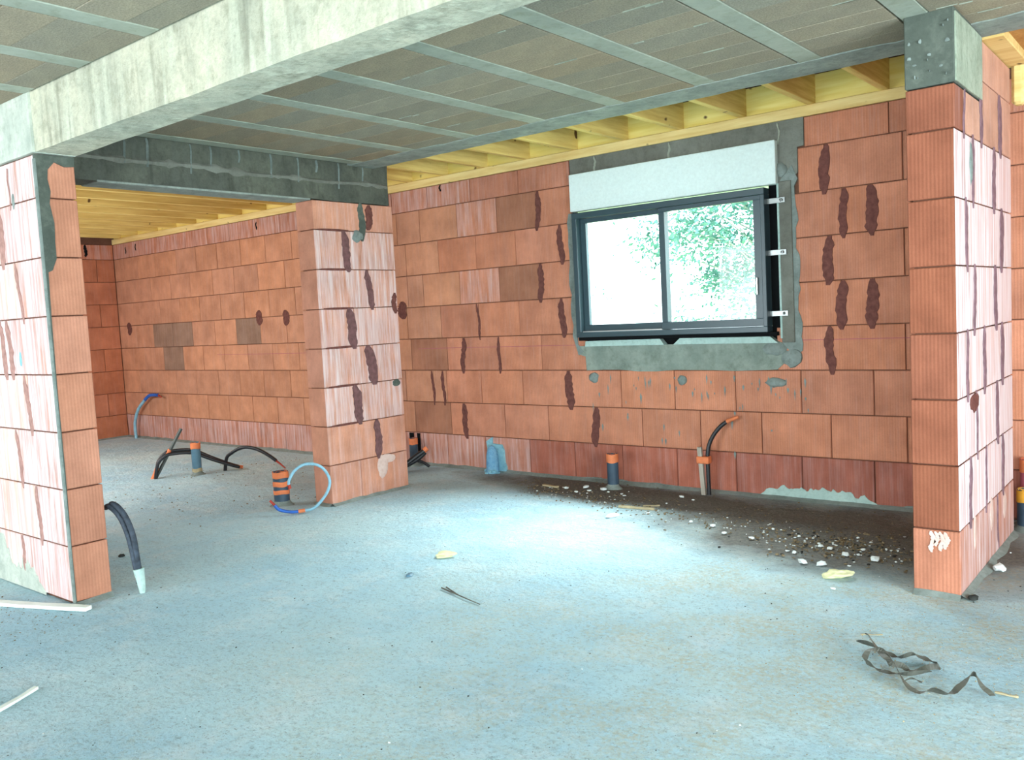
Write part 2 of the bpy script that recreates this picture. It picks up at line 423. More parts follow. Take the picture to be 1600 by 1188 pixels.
def rough_box(b, x0, x1, y0, y1, z0, z1, amp=.004, step=.12, seed=0):
    """box cut into a grid with slightly uneven faces"""
    bm = bmesh.new()
    nx, ny, nz = [max(1, int((q)/step)) for q in (x1-x0, y1-y0, z1-z0)]
    idx = {}
    def vert(i, j, k):
        if (i, j, k) not in idx:
            p = Vector((x0+(x1-x0)*i/nx, y0+(y1-y0)*j/ny, z0+(z1-z0)*k/nz))
            d = Vector([amp*noise.noise(p*3+Vector((seed+7*c, seed, 0))) for c in range(3)])
            idx[(i, j, k)] = bm.verts.new(p+d)
        return idx[(i, j, k)]
    for i in range(nx):
        for j in range(ny):
            for k, fl in ((0, 1), (nz, 0)):
                q = [vert(i, j, k), vert(i+1, j, k), vert(i+1, j+1, k), vert(i, j+1, k)]
                bm.faces.new(q[::-1] if fl else q)
    for i in range(nx):
        for k in range(nz):
            for j, fl in ((0, 0), (ny, 1)):
                q = [vert(i, j, k), vert(i+1, j, k), vert(i+1, j, k+1), vert(i, j, k+1)]
                bm.faces.new(q[::-1] if fl else q)
    for j in range(ny):
        for k in range(nz):
            for i, fl in ((0, 1), (nx, 0)):
                q = [vert(i, j, k), vert(i, j+1, k), vert(i, j+1, k+1), vert(i, j, k+1)]
                bm.faces.new(q[::-1] if fl else q)
    b.bm(bm, True)
def lime(parent, x0, x1, h, face, mat, seed, th=.003):
    """ragged lime and grout bloom standing at the foot of a wall that faces -Y"""
    n = int((x1-x0)/.012); v = []; f = []
    for i in range(n+1):
        x = x0+(x1-x0)*i/n; t = i/n; e = min(1, 5*min(t, 1-t))
        z = h*e*(.55+.9*noise.noise(Vector((x*5, seed, 0)))+.35*noise.noise(Vector((x*18, seed, 1)))+.14*noise.noise(Vector((x*50, seed, 2))))
        v += [(x, face-th, .0), (x, face-th, max(.012, z)), (x, face+.002, max(.012, z)+.003)]
    for i in range(n):
        for k in (0, 1): a = i*3+k; f.append((a, a+1, a+4, a+3))
    b = B(); b.add(v, f); return b.build('lime_stain', M[mat], parent)
YB = 5.87
# ================================================================== SETTING
# floor: one slab with a gently uneven surface
def build_floor():
    b = B(); nx, ny = 110, 70; x0, x1, y0, y1 = -11.8, 3.7, -3.1, 6.1; v = []; f = []
    for j in range(ny+1):
        for i in range(nx+1):
            x = x0+(x1-x0)*i/nx; y = y0+(y1-y0)*j/ny
            v.append((x, y, .004*noise.noise(Vector((x*1.2, y*1.2, 0)))+.002*noise.noise(Vector((x*4, y*4, 3)))-.003))
    for j in range(ny):
        for i in range(nx):
            a = j*(nx+1)+i; f.append((a, a+1, a+nx+2, a+nx+1))
    b.add(v, f, True); b.box(x0, x1, y0, y1, -.2, -.012)
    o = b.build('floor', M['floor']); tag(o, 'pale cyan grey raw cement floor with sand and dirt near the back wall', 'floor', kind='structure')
    # grey mortar fillets where walls meet the slab
    for nm, pts in (('mortar_fillet', [(-11.6, YB), (-8, YB), (-5.2, YB), (-2.5, YB), (-1.1, YB)]),):
        b = B(); v = []; f = []
        n = 120
        for i in range(n+1):
            x = pts[0][0]+(pts[-1][0]-pts[0][0])*i/n
            d = .035+.03*abs(noise.noise(Vector((x*3, 0, 5)))); h = .018+.02*abs(noise.noise(Vector((x*4, 2, 5))))
            v += [(x, YB+.002, h), (x, YB-d*.5, h*.45), (x, YB-d, -.004)]
        for i in range(n):
            a = i*3; f += [(a, a+1, a+4, a+3), (a+1, a+2, a+5, a+4)]
        b.add(v, f, True); b.build(nm, M['grout'], o)
    def fil(x0, y0, x1, y1, nxx, nyy):
        b = B(); v = []; f = []; n = 24
        for i in range(n+1):
            t = i/n; x = x0+(x1-x0)*t; y = y0+(y1-y0)*t
            d = .02+.03*abs(noise.noise(Vector((x*5, y*5, 1)))); h = .012+.015*abs(noise.noise(Vector((x*6, y*6, 5))))
            v += [(x, y, h), (x+nxx*d, y+nyy*d, -.004)]
        for i in range(n): a = i*2; f.append((a, a+1, a+3, a+2))
        b.add(v, f, True); b.build('mortar_fillet', M['grout'], o)
    fil(-.891, 4.243, -.891, 5.575, 1, 0); fil(-1.091, 4.243, -.891, 4.243, 0, -1)
    fil(-5.262, 4.21, -5.262, 5.03, 1, 0); fil(-5.462, 4.21, -5.262, 4.21, 0, -1)
    fil(-11.6, 2.2, -11.6, 5.87, 1, 0); fil(-4.622, 1.973, -4.622, 2.173, 1, 0)
build_floor()

# back wall ----------------------------------------------------------
def build_back_wall():
    b = B(); y0, y1 = YB+.012, YB+.2
    for (x0, x1, z0, z1) in ((-11.8, -4.06, 0, 2.6), (-2.345, 3.7, 0, 2.6), (-4.06, -2.345, 0, 1.10), (-4.06, -2.345, 2.49, 2.6)):
        b.box(x0, x1, y0, y1, z0, z1)
    b.box(-11.8, 3.7, YB+.07, YB+.2, 2.6, 2.95)
    wl = b.build('wall_back', M['core']); tag(wl, 'long terracotta block back wall pierced by the dark framed window', 'wall', kind='structure')
    odd = [-11.17, -10.73, -10.26, -9.8, -9.31, -8.87, -8.4, -7.91, -7.43, -6.96, -6.5, -6.03]
    even = [-11.0, -10.52, -10.05, -9.6, -9.15, -8.67, -8.2, -7.73, -7.26, -6.8, -6.4]
    J = {
     1: [-10.87, -10.43, -9.95, -9.49, -8.99, -8.53, -8.07, -7.6, -7.13, -6.66, -6.2, -5.91, -5.591, -5.12, -4.615, -4.142, -3.68, -3.192, -2.711, -2.224, -1.741, -1.25],
     2: [x+.02 for x in even]+[-5.997, -5.526, -5.35, -4.878, -4.4, -3.92, -3.485, -2.987, -2.508, -2.018, -1.534],
     3: odd[:-1]+[-6.1, -5.73, -5.559, -5.133, -4.657, -4.163, -3.667, -3.191, -2.699, -2.216, -1.734, -1.25],
     4: even+[-5.998, -5.53, -5.328, -4.903, -4.437, -2.012, -1.535],
     5: odd+[-5.585, -5.12, -4.66, -4.206, -1.929, -1.733, -1.25],
     6: even+[-6.0, -5.792, -5.329, -4.861, -4.406, -2.01, -1.532],
     7: [x+.03 for x in odd]+[-5.573, -5.114, -4.662, -4.184, -1.911, -1.733, -1.25],
     8: [-11.35, -10.99, -10.55]+even[2:]+[-6.1, -5.792, -5.322, -4.855, -4.402, -2.02, -1.533],
     9: odd[:-1]+[-6.15, -5.675, -5.145, -4.601, -1.612],
    }
    cut = {4: (-3.98, -2.38), 5: (-4.09, -2.25), 6: (-4.09, -2.25), 7: (-4.09, -2.25), 8: (-4.07, -2.20), 9: (-4.07, -2.153)}
    grey = {(6, -8.87), (5, -10.26), (5, -8.87), (4, -10.52), (5, -10.73)}
    for k in range(1, 10):
        z0, z1 = course_z(k, 2.605)
        if k == 1: z0 = .012
        J[k] += [-.77, -.29, .2, .68, 1.15, 1.63, 2.1, 2.6, 3.1] if k % 2 else [-1.0, -.53, -.05, .43, .9, 1.4, 1.9, 2.35, 2.85]
        xs = sorted(set([-11.6]+J[k]+[3.6]))
        spans = []
        for a, c in zip(xs[:-1], xs[1:]):
            if k in cut:
                p, q = cut[k]
                if c <= p or a >= q: spans.append((a, c))
                else:
                    if a < p-.03: spans.append((a, p))
                    if c > q+.03: spans.append((q, c))
            else: spans.append((a, c))
        for a, c in spans:
            if a < -11.5 and k == 1: pass
            col = tint(); wh = .06
            if a < -5.6: col = tint(srgb(198, 140, 110), .06, .05)
            if k == 1:
                col = tint(srgb(172, 104, 86), .12) if a > -5 else tint(srgb(192, 130, 108), .08); wh = .35 if a < -5 else .12
            if k == 9: wh = .32 if a < -5.6 else .12; col = tint(srgb(190, 126, 100), .07)
            if any(k == g[0] and abs(a-g[1]) < .06 for g in grey): col = srgb(150, 118, 100)
            if (k, round(a, 3)) in ((6, -5.329), (8, -5.322)): wh = .28
            if (k, round(a, 3)) in ((6, -4.861), (2, -5.997), (8, -4.855), (4, -5.998)): col = srgb(166, 114, 90)
            brick(wl, 'y', a, c, z0, z1, YB, .04, col, wh)
    # adhesive smears over the butt joints
    Z = lambda k: course_z(k, 2.6)
    for k, x, wd in ((2, -5.35, .062), (2, -3.92, .07), (3, -4.163, .075), (3, -5.73, .028), (3, -5.60, .035), (4, -5.328, .05), (4, -4.903, .032),
                     (4, -2.012, .062), (5, -5.12, .022), (5, -4.20, .06), (5, -1.929, .068), (5, -1.733, .075), (6, -4.406, .06), (6, -2.01, .07),
                     (7, -4.184, .055), (7, -1.905, .052), (7, -1.725, .075), (8, -4.402, .055), (8, -2.02, .066), (1, -1.245, .05)):
        z0, z1 = Z(k)
        smear(wl, 'y', x, z0-(.03 if k > 1 else -.1), z1-.005, wd, YB, seed=int(-x*100)+k, lean=R.uniform(-.02, .03))
    for x, z in ((-8.40, 1.508), (-7.908, 1.49), (-6.083, 1.49), (-11.33, 1.47)):
        smear(wl, 'y', x, z-.09, z+.08, .085, YB, seed=int(-x*31), bulge=.3)
    for x, z in ((-11.26, 2.50), (-11.0, 2.52), (-8.33, 2.52)):
        smear(wl, 'y', x, z-.04, z+.05, .02, YB, seed=int(-x*13), mat='black')
    smear(wl, 'y', -5.50, 2.54, 2.60, .02, YB, seed=3, mat='black')
    # concrete around the window
    def slab(name, pts, y, th, mat):
        n = len(pts); v = [(p[0], y-th, p[1]) for p in pts]+[(p[0], y+.03, p[1]) for p in pts]
        f = [tuple(range(n))]+[(i, i+n, (i+1) % n+n, (i+1) % n) for i in range(n)]
        b = B(); b.add(v, f); return b.build(name, M[mat], wl)
    def rag(p, q, n, amp, seed):
        rg = random.Random(seed); o = []
        for i in range(n):
            t = (i+.5)/n; dx, dz = q[0]-p[0], q[1]-p[1]; L = math.hypot(dx, dz)
            a = amp*rg.uniform(-1, 1); o.append((p[0]+dx*t-dz/L*a, p[1]+dz*t+dx/L*a))
        return o
    slab('concrete_lintel', [(-4.06, 2.482), (-2.338, 2.478), (-2.336, 2.20)]+[(-2.25, 2.19), (-2.20, 2.25), (-2.20, 2.415), (-2.155, 2.42), (-2.153, 2.605), (-4.06, 2.605)], YB, .001, 'lintel')
    for x in (-3.82, -3.16): smear(wl, 'y', x, 2.47, 2.60, .018, YB-.001, mat='rib', seed=int(-x*9), name='form_tie_mark')
    smear(wl, 'y', -2.325, 2.45, 2.60, .014, YB-.001, mat='rib', seed=5, name='form_tie_mark')
    slab('concrete_sill', [(-3.98, .905)]+rag((-3.9, .905), (-2.45, .905), 9, .008, 2)+[(-2.38, .912), (-2.30, .98), (-2.33, 1.09), (-2.345, 1.102), (-4.05, 1.105), (-4.06, 1.04), (-3.985, 1.02)], YB, .006, 'sill')
    slab('reveal_render', [(-4.055, 1.12), (-4.05, 2.18), (-4.088, 2.18)]+rag((-4.10, 2.15), (-4.10, 1.15), 12, .012, 3)+[(-4.05, 1.03), (-4.0, 1.06)], YB, .008, 'grout')
    slab('reveal_render', [(-2.338, 1.10)]+[(-2.25, 1.00)]+rag((-2.205, 1.02), (-2.215, 2.23), 26, .016, 4)+[(-2.24, 2.30), (-2.33, 2.20)], YB, .004, 'grout')
    b = B(); b.box(-2.336, -2.246, YB-.013, YB, 1.10, 2.20, .003); b.build('smooth_jamb_render', M['lintel'], wl)
    b = B(); b.box(-2.345, -2.33, YB-.016, YB+.01, 1.13, 2.19, .002); b.build('jamb_angle_bead', M['plaster'], wl)
    b = B()
    b.add([(-3.97, YB-.03, 1.102), (-3.25, YB-.03, 1.104), (-3.29, YB-.02, 1.15), (-3.97, YB-.02, 1.145), (-3.97, YB+.1, 1.102), (-3.25, YB+.1, 1.104), (-3.29, YB+.1, 1.15), (-3.97, YB+.1, 1.145)],
          [(0, 1, 2, 3), (3, 2, 6, 7), (1, 5, 6, 2), (4, 0, 3, 7), (4, 5, 1, 0), (5, 4, 7, 6)])
    b.build('plaster_ledge', M['plaster'], wl)
    b = B()
    b.add([(-3.17, YB-.03, 1.104), (-2.36, YB-.03, 1.10), (-2.42, YB-.02, 1.145), (-3.12, YB-.02, 1.15), (-3.17, YB+.1, 1.104), (-2.36, YB+.1, 1.10), (-2.42, YB+.1, 1.145), (-3.12, YB+.1, 1.15)],
          [(0, 1, 2, 3), (3, 2, 6, 7), (1, 5, 6, 2), (4, 0, 3, 7), (4, 5, 1, 0), (5, 4, 7, 6)])
    b.build('plaster_ledge', M['plaster'], wl)
    b = B(); b.box(-4.05, -2.35, YB+.03, YB+.06, 1.09, 1.19); b.build('sill_gap_fill', M['black'], wl)  # black box in place of the dark gap under the frame
    for x, z, ra, rz, sd in ((-3.917, .849, .05, .042, 1), (-3.123, .833, .042, .036, 2), (-2.396, .82, .075, .036, 3), (-2.27, .99, .075, .07, 4), (-2.40, 1.06, .09, .05, 6), (-2.32, 2.28, .05, .05, 8)):
        blob(wl, 'y', x, z, ra, rz, YB, 'grout', .02, sd)
    rg = random.Random(11)
    b = B()
    for i in range(60):
        x = rg.uniform(-4.0, -2.15); z = .9-abs(rg.gauss(0, .22)); z = max(z, .2)
        if z > .87: continue
        bb = 0.004+rg.random()*.006; L = .012+rg.random()*.05
        b.add([(x-bb, YB-.003, z), (x, YB-.004, z-L), (x+bb, YB-.003, z), (x, YB-.005, z+L*.5)], [(0, 1, 2, 3)])
    b.build('grout_splashes', M['grout'], wl, kind='stuff')
    lime(wl, -2.55, -1.70, .15, YB, 'plaster', 4)
    lime(wl, -5.10+.95, -3.55, .04, YB, 'grout', 6); lime(wl, -1.65, -1.10, .04, YB, 'grout', 9)
    # chalk line
    b = B(); b.box(-5.9, -4.02, YB-.0006, YB, 1.112, 1.116); b.box(-2.2, -1.08, YB-.0006, YB, 1.112, 1.116); b.box(-9.3, -6.9, YB-.0006, YB, 1.092, 1.096)
    b.build('chalk_line', M['magenta'], wl)
    # grout patch round the blue pipe
    v = slab('pipe_grout_patch', [(-5.09, -.01)]+rag((-5.09, .05), (-5.09, .30), 4, .006, 8)+[(-5.03, .306), (-5.03, .25), (-4.92, .245)]+rag((-4.90, .22), (-4.88, .02), 4, .01, 9)+[(-4.88, -.01)], YB, .02, 'bluegrout')
    # black boxes painting the dark of a broken pocket behind the far pipe
    b = B(); b.box(-6.09, -6.03, YB-.0035, YB, .03, .30); b.box(-5.985, -5.945, YB-.0035, YB, .06, .30); b.build('pocket_dark', M['black'], wl)
build_back_wall()

def plain_wall(name, boxes, label):
    b = B()
    for q in boxes: b.box(*q)
    return tag(b.build(name, M['core']), label, 'wall', kind='structure')

# wall_left : runs from the second room to its bare end ---------------
def build_left_wall():
    Y0 = 1.973; T = .2; XE = -4.622
    b = B(); b.box(-11.8, XE-.03, Y0+.01, Y0+T-.01, 0, 2.325); b.box(-11.8, -5.5, Y0+.02, Y0+T-.02, 2.7, 2.95)
    wl = b.build('wall_left', M['core']); tag(wl, 'near terracotta block wall ending in a bare edge under the cast beam', 'wall', kind='structure')
    for k in range(1, 9):
        z0, z1 = course_z(k, 0); z1 = min(z1, 2.322)
        if k == 1: z0 = .01
        js = {8: [-4.94], 7: [-5.12], 6: [-4.94], 5: [-5.22, -5.12], 4: [-4.95], 3: [-5.13], 2: [-4.95], 1: [-5.20]}[k]
        xs = [XE]+js[::-1]
        while xs[-1] > -7.3: xs.append(xs[-1]-.48)
        for a, c in zip(xs[1:], xs[:-1]):
            col = tint(srgb(232, 184, 154), .04, .03) if c < XE else tint(srgb(192, 134, 110), .04, .03)  # front bricks painted lighter for the daylight on them, end bricks plainer
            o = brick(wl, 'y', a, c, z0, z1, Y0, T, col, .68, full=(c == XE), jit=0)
    for k, x, wd, ln in ((8, -4.945, .012, 0), (7, -5.10, .06, 0), (6, -4.935, .028, .05), (5, -5.21, .05, .03), (5, -5.12, .055, .03), (4, -4.955, .045, .04), (3, -5.13, .035, .03), (2, -4.95, .036, .02), (1, -5.2, .03, 0)):
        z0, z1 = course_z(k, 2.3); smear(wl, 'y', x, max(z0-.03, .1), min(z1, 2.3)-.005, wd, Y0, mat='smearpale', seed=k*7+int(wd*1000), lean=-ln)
    blob(wl, 'y', -4.905, 2.12, .014, .045, Y0, 'grout', .006, 4); blob(wl, 'y', -5.0, 1.29, .014, .04, Y0, 'bluegrout', .005, 7)
    # grey mortar run down the corner of the wall end
    pts = [(1.973, 2.322), (2.172, 2.322), (2.17, 2.275), (2.12, 2.27), (2.07, 2.29), (2.035, 2.25), (2.03, 2.2), (2.04, 2.14), (2.03, 2.08), (2.045, 1.98), (2.04, 1.88), (2.04, 1.8), (2.015, 1.74), (1.993, 1.73), (1.988, 1.5), (1.984, 1.1), (1.986, .7), (1.982, .3), (1.984, .01), (1.973, .01)]
    n = len(pts); v = [(XE+.004, p[0], p[1]) for p in pts]+[(XE-.01, p[0], p[1]) for p in pts]
    b = B(); b.add(v, [tuple(range(n))[::-1]]+[(i, (i+1) % n, (i+1) % n+n, i+n) for i in range(n)]); b.build('corner_mortar', M['dblock'], wl)
    b = B(); b.box(XE-.012, XE+.006, Y0-.003, Y0+.006, .01, 2.3); b.build('corner_bead', M['grout'], wl)
    lime(wl, -5.9, -4.95, .30, Y0, 'ring', 3)
build_left_wall()

def build_far_left_wall():
    b = B(); b.box(-11.8, -11.612, 2.1, 6.07, 0, 2.95)
    wl = b.build('wall_far_left', M['core']); tag(wl, 'shaded terracotta end wall of the second room', 'wall', kind='structure')
    for k in range(1, 10):
        z0, z1 = course_z(k, 2.605); z0 = max(z0, .01)
        off = 5.40 if k % 2 else 5.63
        ys = [5.87, off]
        while ys[-1] > 2.7: ys.append(ys[-1]-.47)
        for a, c in zip(ys[1:], ys[:-1]):
            brick(wl, 'x', a, c, z0, z1, -11.6, .04, tint(srgb(186, 116, 86), .07), .05 if k != 9 else .25)
    smear(wl, 'x', 5.50, 2.44, 2.60, .04, -11.6, mat='black', seed=4)
build_far_left_wall()

# wall_middle : free-standing pier ------------------------------------
def build_middle_pier():
    X = -5.262; T = .2; A, E_ = 4.21, 5.03
    b = B(); b.box(X-T+.02, X-.02, A+.02, E_-.02, 0, 2.3)
    wl = b.build('wall_middle', M['core']); tag(wl, 'free-standing terracotta pier at the end of the dark beam', 'pier', kind='structure')
    J = {1: 4.52, 2: 4.72, 3: 4.53, 4: 4.72, 5: 4.55, 6: 4.73, 7: 4.51, 8: 4.71}
    for k in range(1, 9):
        z0, z1 = course_z(k, 0); z1 = min(z1, 2.325); z0 = max(z0, .008)
        if k == 8: z1 = 2.328
        for a, c in ((A, J[k]), (J[k], E_)):
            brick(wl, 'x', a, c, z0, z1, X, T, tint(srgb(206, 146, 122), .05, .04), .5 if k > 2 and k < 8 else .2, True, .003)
    for k, y, wd, ln in ((1, 4.70, .012, 0), (2, 4.72, .07, 0), (3, 4.53, .085, -.03), (4, 4.70, .10, -.05), (5, 4.52, .085, -.03), (6, 4.73, .06, -.04), (7, 4.51, .075, -.03)):
        z0, z1 = course_z(k, 0)
        if k > 1: smear(wl, 'x', y, z0-.02, z1, wd, X, mat='smearmid', seed=k*3+1, lean=ln)
    smear(wl, 'x', 4.69, 2.03, 2.33, .06, X, mat='dblock', seed=77, name='grout_run'); blob(wl, 'x', 4.64, 2.07, .055, .05, X, 'grout', .01, 5)
    smear(wl, 'x', 4.77, 2.12, 2.32, .07, X, seed=9, lean=.02)
    smear(wl, 'x', 4.99, 1.45, 1.62, .05, X, seed=19)
    blob(wl, 'x', 4.96, .88, .045, .03, X, 'dblock', .006, 9)
    for y, z, ry, rz, sd in ((4.75, .22, .06, .09, 2), (4.80, .27, .09, .04, 3)): blob(wl, 'x', y, z, ry, rz, X, 'pinklime', .003, sd, 'lime_stain')
    for z in (.607, .907, 1.207, 1.507, 1.807, 2.107):
        smear(wl, 'x', 4.40, z-.008, z+.01, .30, X, seed=int(z*10), th=.002, name='bed_joint_squeeze', mat='smear')
build_middle_pier()

# wall_right : pier on the right ---------------------------------------
def build_right_pier():
    X = -.891; T = .2; A, E_ = 4.243, 5.575
    b = B(); b.box(X-T+.02, X-.02, A+.02, 4.81, 0, 2.28); b.box(X-T+.02, X-.02, 4.81, E_-.02, 0, 2.58)
    wl = b.build('wall_right_pier', M['core']); tag(wl, 'tall terracotta pier capped by a dark concrete block', 'pier', kind='structure')
    J = {1: [4.65, 5.1], 2: [4.44, 4.82, 5.26], 3: [4.6, 5.12], 4: [4.43, 4.81, 5.27], 5: [4.6, 5.1], 6: [4.44, 4.85, 5.28], 7: [4.6, 5.09], 8: [4.42, 4.805, 5.26], 9: [4.805]}
    for k in range(1, 10):
        z0, z1 = course_z(k, 2.6); z0 = max(z0, .008)
        ys = [A]+J[k]+[E_]
        for a, c in zip(ys[:-1], ys[1:]):
            za, zb = z0, z1
            if c <= 4.81 and k == 8: zb = 2.30
            if c <= 4.81 and k == 9: continue
            if k == 8 and a > 4.8: zb = z1
            col = tint(srgb(146, 88, 66), .06) if a == A else tint(srgb(204, 158, 138), .05, .03)  # front bricks coloured darker so that face looks less lit than the side
            if k <= 1: col = tint(srgb(186, 122, 96), .06)
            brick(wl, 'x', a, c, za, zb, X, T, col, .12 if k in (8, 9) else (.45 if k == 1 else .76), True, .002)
    for k, y, wd in ((8, 4.42, .03), (8, 4.79, .06), (8, 5.26, .09), (7, 4.60, .045), (7, 5.09, .085), (6, 4.44, .05), (6, 5.28, .10), (5, 4.60, .05), (5, 5.1, .09),
                     (4, 4.43, .045), (4, 4.81, .06), (4, 5.27, .09), (3, 4.62, .03), (3, 5.12, .07), (2, 4.46, .06), (2, 4.82, .035), (2, 5.26, .06), (1, 5.1, .02)):
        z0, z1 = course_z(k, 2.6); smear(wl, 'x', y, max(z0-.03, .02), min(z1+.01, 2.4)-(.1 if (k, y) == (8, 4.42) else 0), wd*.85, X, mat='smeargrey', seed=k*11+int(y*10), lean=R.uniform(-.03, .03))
    blob(wl, 'x', 4.56, 1.98, .03, .10, X, 'grout', .005, 3); blob(wl, 'x', 4.58, .86, .09, .05, X, 'smear', .006, 4)
    for y, z, ry, rz, sd in ((4.55, .24, .03, .08, 2), (4.95, .24, .04, .09, 3), (5.3, .22, .05, .08, 5)): blob(wl, 'x', y, z, ry, rz, X, 'pinklime', .002, sd, 'lime_stain')
    for x, sd in ((-1.01, 1), (-.97, 2), (-.95, 3), (-.99, 4)): smear(wl, 'y', x, .19+sd*.01, .30, .022, A-.001, mat='pinklime', seed=sd, th=.001, name='lime_stain')
    b = B(); b.box(X-T-.002, X+.002, A-.004, 4.80, 2.302, 2.622, .004)
    b.build('concrete_cap', M['dblock'], wl)
    b = B(); rough_box(b, X-.004, X+.008, A+.004, 4.797, 2.306, 2.60, .004, .04, 2); b.build('lit_cap_skin', M['capface'], wl)  # thin pale skin: daylight on the cap's side put into its colour
    rg = random.Random(4); b = B()
    for i in range(14):
        x = rg.uniform(-1.08, -.9); z = rg.uniform(2.31, 2.6)
        b.rock((x, A-.006, z), .006+rg.random()*.008, .002, .005+rg.random()*.008, i, 1)
    b.build('cap_pimples', M['grout'], wl, kind='stuff')
build_right_pier()

# beams ----------------------------------------------------------------
def beams():
    b = B(); rough_box(b, -4.60, 3.6, 1.973, 2.173, 2.328, 2.80, .005, .10)
    o = b.build('front_beam', M['beam']); tag(o, 'pale cast concrete beam spanning from the near wall across the room', 'beam', kind='structure')
    b = B(); rough_box(b, -11.8, -4.598, 1.962, 2.173, 2.327, 2.80, .004, .10, 3); b.build('ring_beam', M['ring'], o)
    b = B(); rough_box(b, -5.462, -5.262, 2.173, 5.0, 2.33, 2.86, .008, .09, 8)
    o = b.build('cross_beam', M['dbeam']); tag(o, 'dark concrete cross beam resting on the free-standing pier', 'beam', kind='structure')
    b = B(); b.box(-5.466, -5.258, 2.6, 4.2, 2.322, 2.336, .003); b.build('form_strip', M['slabedge'], o)
    v = []; f = []; n = 90
    for i in range(n+1):
        y = 2.18+2.80*i/n; q = .012+.03*abs(noise.noise(Vector((y*6, 1, 2))))+.01*noise.noise(Vector((y*30, 3, 2))); zc = 2.475+.02*noise.noise(Vector((y*2, 0, 7)))
        v += [(-5.262, y, zc+q), (-5.252-.004*noise.noise(Vector((y*12, 0, 0))), y, zc+q*.3), (-5.256, y, zc-q*.6), (-5.262, y, zc-q)]
    for i in range(n):
        for k in range(3): a = i*4+k; f.append((a, a+1, a+5, a+4))
    b = B(); b.add(v, f, True); b.build('pour_line_crust', M['lintel'], o)
    b = B()
    for i in range(10):
        rg = random.Random(i); y = 2.75+i*.22+rg.uniform(-.05, .05)
        b.ribbon([(-5.2585, y, 2.615), (-5.2575, y+.006, 2.57), (-5.2585, y-.004, 2.615-rg.uniform(.07, .2))], .012+rg.random()*.01, .002)
    b.build('laitance_drips', M['grout'], o, kind='stuff')
beams()

# ceiling: precast ribs and hollow blocks --------------------------------
def build_ceiling():
    b = B(); b.box(-5.46, 3.6, -3.0, 4.85, 2.645, 2.84); b.box(-7.6, -5.46, -3.0, 2.17, 2.645, 2.84)
    c = b.build('ceiling', M['lintel']); tag(c, 'block and rib concrete ceiling with pale parallel ribs', 'ceiling', kind='structure')
    y0, y1 = .82, 4.62
    xs = [-2.87+.587*k for k in range(-5, 4)]
    ribm = None
    for x in xs:
        ya = y0; yb = y1+.05
        if x < -5.3: yb = 1.97
        for (p, q) in (((ya, 1.962),) if x < -5.3 else ((ya, 1.962), (2.175, yb))):
            b = B(); b.box(x, x+.118, p, q, 2.617, 2.66, .004); b.build('concrete_rib', M['rib'], c)
    # plain run of the slab outside the view
    cache = {}
    nblk = 0
    for x in xs:
        xa, xb = x+.118+.003, x+.587-.009
        for r in range(19):
            a = y0+.2*r; e = a+.2
            if a < 1.962 < e: e = 1.962
            elif 1.962 <= a < 2.173: a = 2.175
            if x < -5.3 and a > 1.96: continue
            if x > -1.2 and a < 2.0: continue
            if x+.587 > -1.0 and a < 2.6: continue
            if e-a < .05: continue
            L = round(e-a, 3)
            if L not in cache:
                mb = B(); mb.box(0, xb-xa, 0, L-.002, 0, .04, .002)
                me = bpy.data.meshes.new('hollow_block'); me.from_pydata(mb.v, [], mb.f); me.update(); me.materials.append(M['block']); cache[L] = me
            o = link('hollow_block', cache[L], None, c, (xa, a+.001, 2.6175+R.uniform(0, .0025)))
            k = R.uniform(.9, 1.08); wv = R.random()
            o.color = (.31*k*(1+.18*wv), .305*k, .25*k*(1-.14*wv), 1)
            nblk += 1
    # bands of cast concrete by the beam and along the slab edge
    def band(name, x0, x1, y0_, y1_, amp0, amp1, mat, z=2.611, seed=0):
        n = int((x1-x0)/.06); v = []; f = []
        for i in range(n+1):
            x = x0+(x1-x0)*i/n
            a = y0_+amp0*(noise.noise(Vector((x*2.3, seed, 0)))+.4*noise.noise(Vector((x*11, seed, 1))))
            e = y1_+amp1*(noise.noise(Vector((x*2.1, seed, 4)))+.5*noise.noise(Vector((x*13, seed, 2))))
            zz = z+.003*noise.noise(Vector((x*5, 0, seed)))
            v += [(x, a, z+.02), (x, a+.004, zz), (x, (a+e)/2, zz-.001), (x, e-.002, zz), (x, e, z+.2)]
        for i in range(n):
            for k in range(4): q = i*5+k; f.append((q, q+1, q+6, q+5))
        b = B(); b.add(v, f, True); return b.build(name, M[mat], c)
    band('slab_edge_band', -5.262, 3.6, 4.58, 4.85, .06, .014, 'slabedge', 2.6135, 1)
    band('beam_side_band', -4.6, 3.6, 2.16, 2.27, 0, .05, 'slabedge', 2.612, 5)
    b = B()
    rg = random.Random(9)
    for i in range(34):
        x = rg.choice(xs[3:])+rg.uniform(.15, .5); y = y0+.2*rg.randint(8, 18)+rg.uniform(-.01, .01); L = rg.uniform(.04, .14)
        b.box(x, x+L, y-.003, y+.003, 2.6145, 2.618)
    b.build('mortar_traces', M['rib'], c, kind='stuff')
def mat_block():
    k = NT('pumice_ceiling_block'); oi = k.n('ShaderNodeObjectInfo'); v = k.co()
    c = k.mix(k.ramp(k.noise(v, 6, 4), .3, .7), (.88, .88, .9), (1.12, 1.1, 1.05))
    c = k.mix(1.0, oi.outputs['Color'], c, 'MULTIPLY')
    f = k.noise(v, 110, 3, .8)
    c = k.mix(k.math('MULTIPLY', k.ramp(f, .42, .6), .6), c, k.mix(1.0, c, (.52, .5, .46), 'MULTIPLY'))
    k.base(c); k.b.inputs['Roughness'].default_value = .95; k.bump(f, .8, .005); return k.m
M['block'] = mat_block()
build_ceiling()

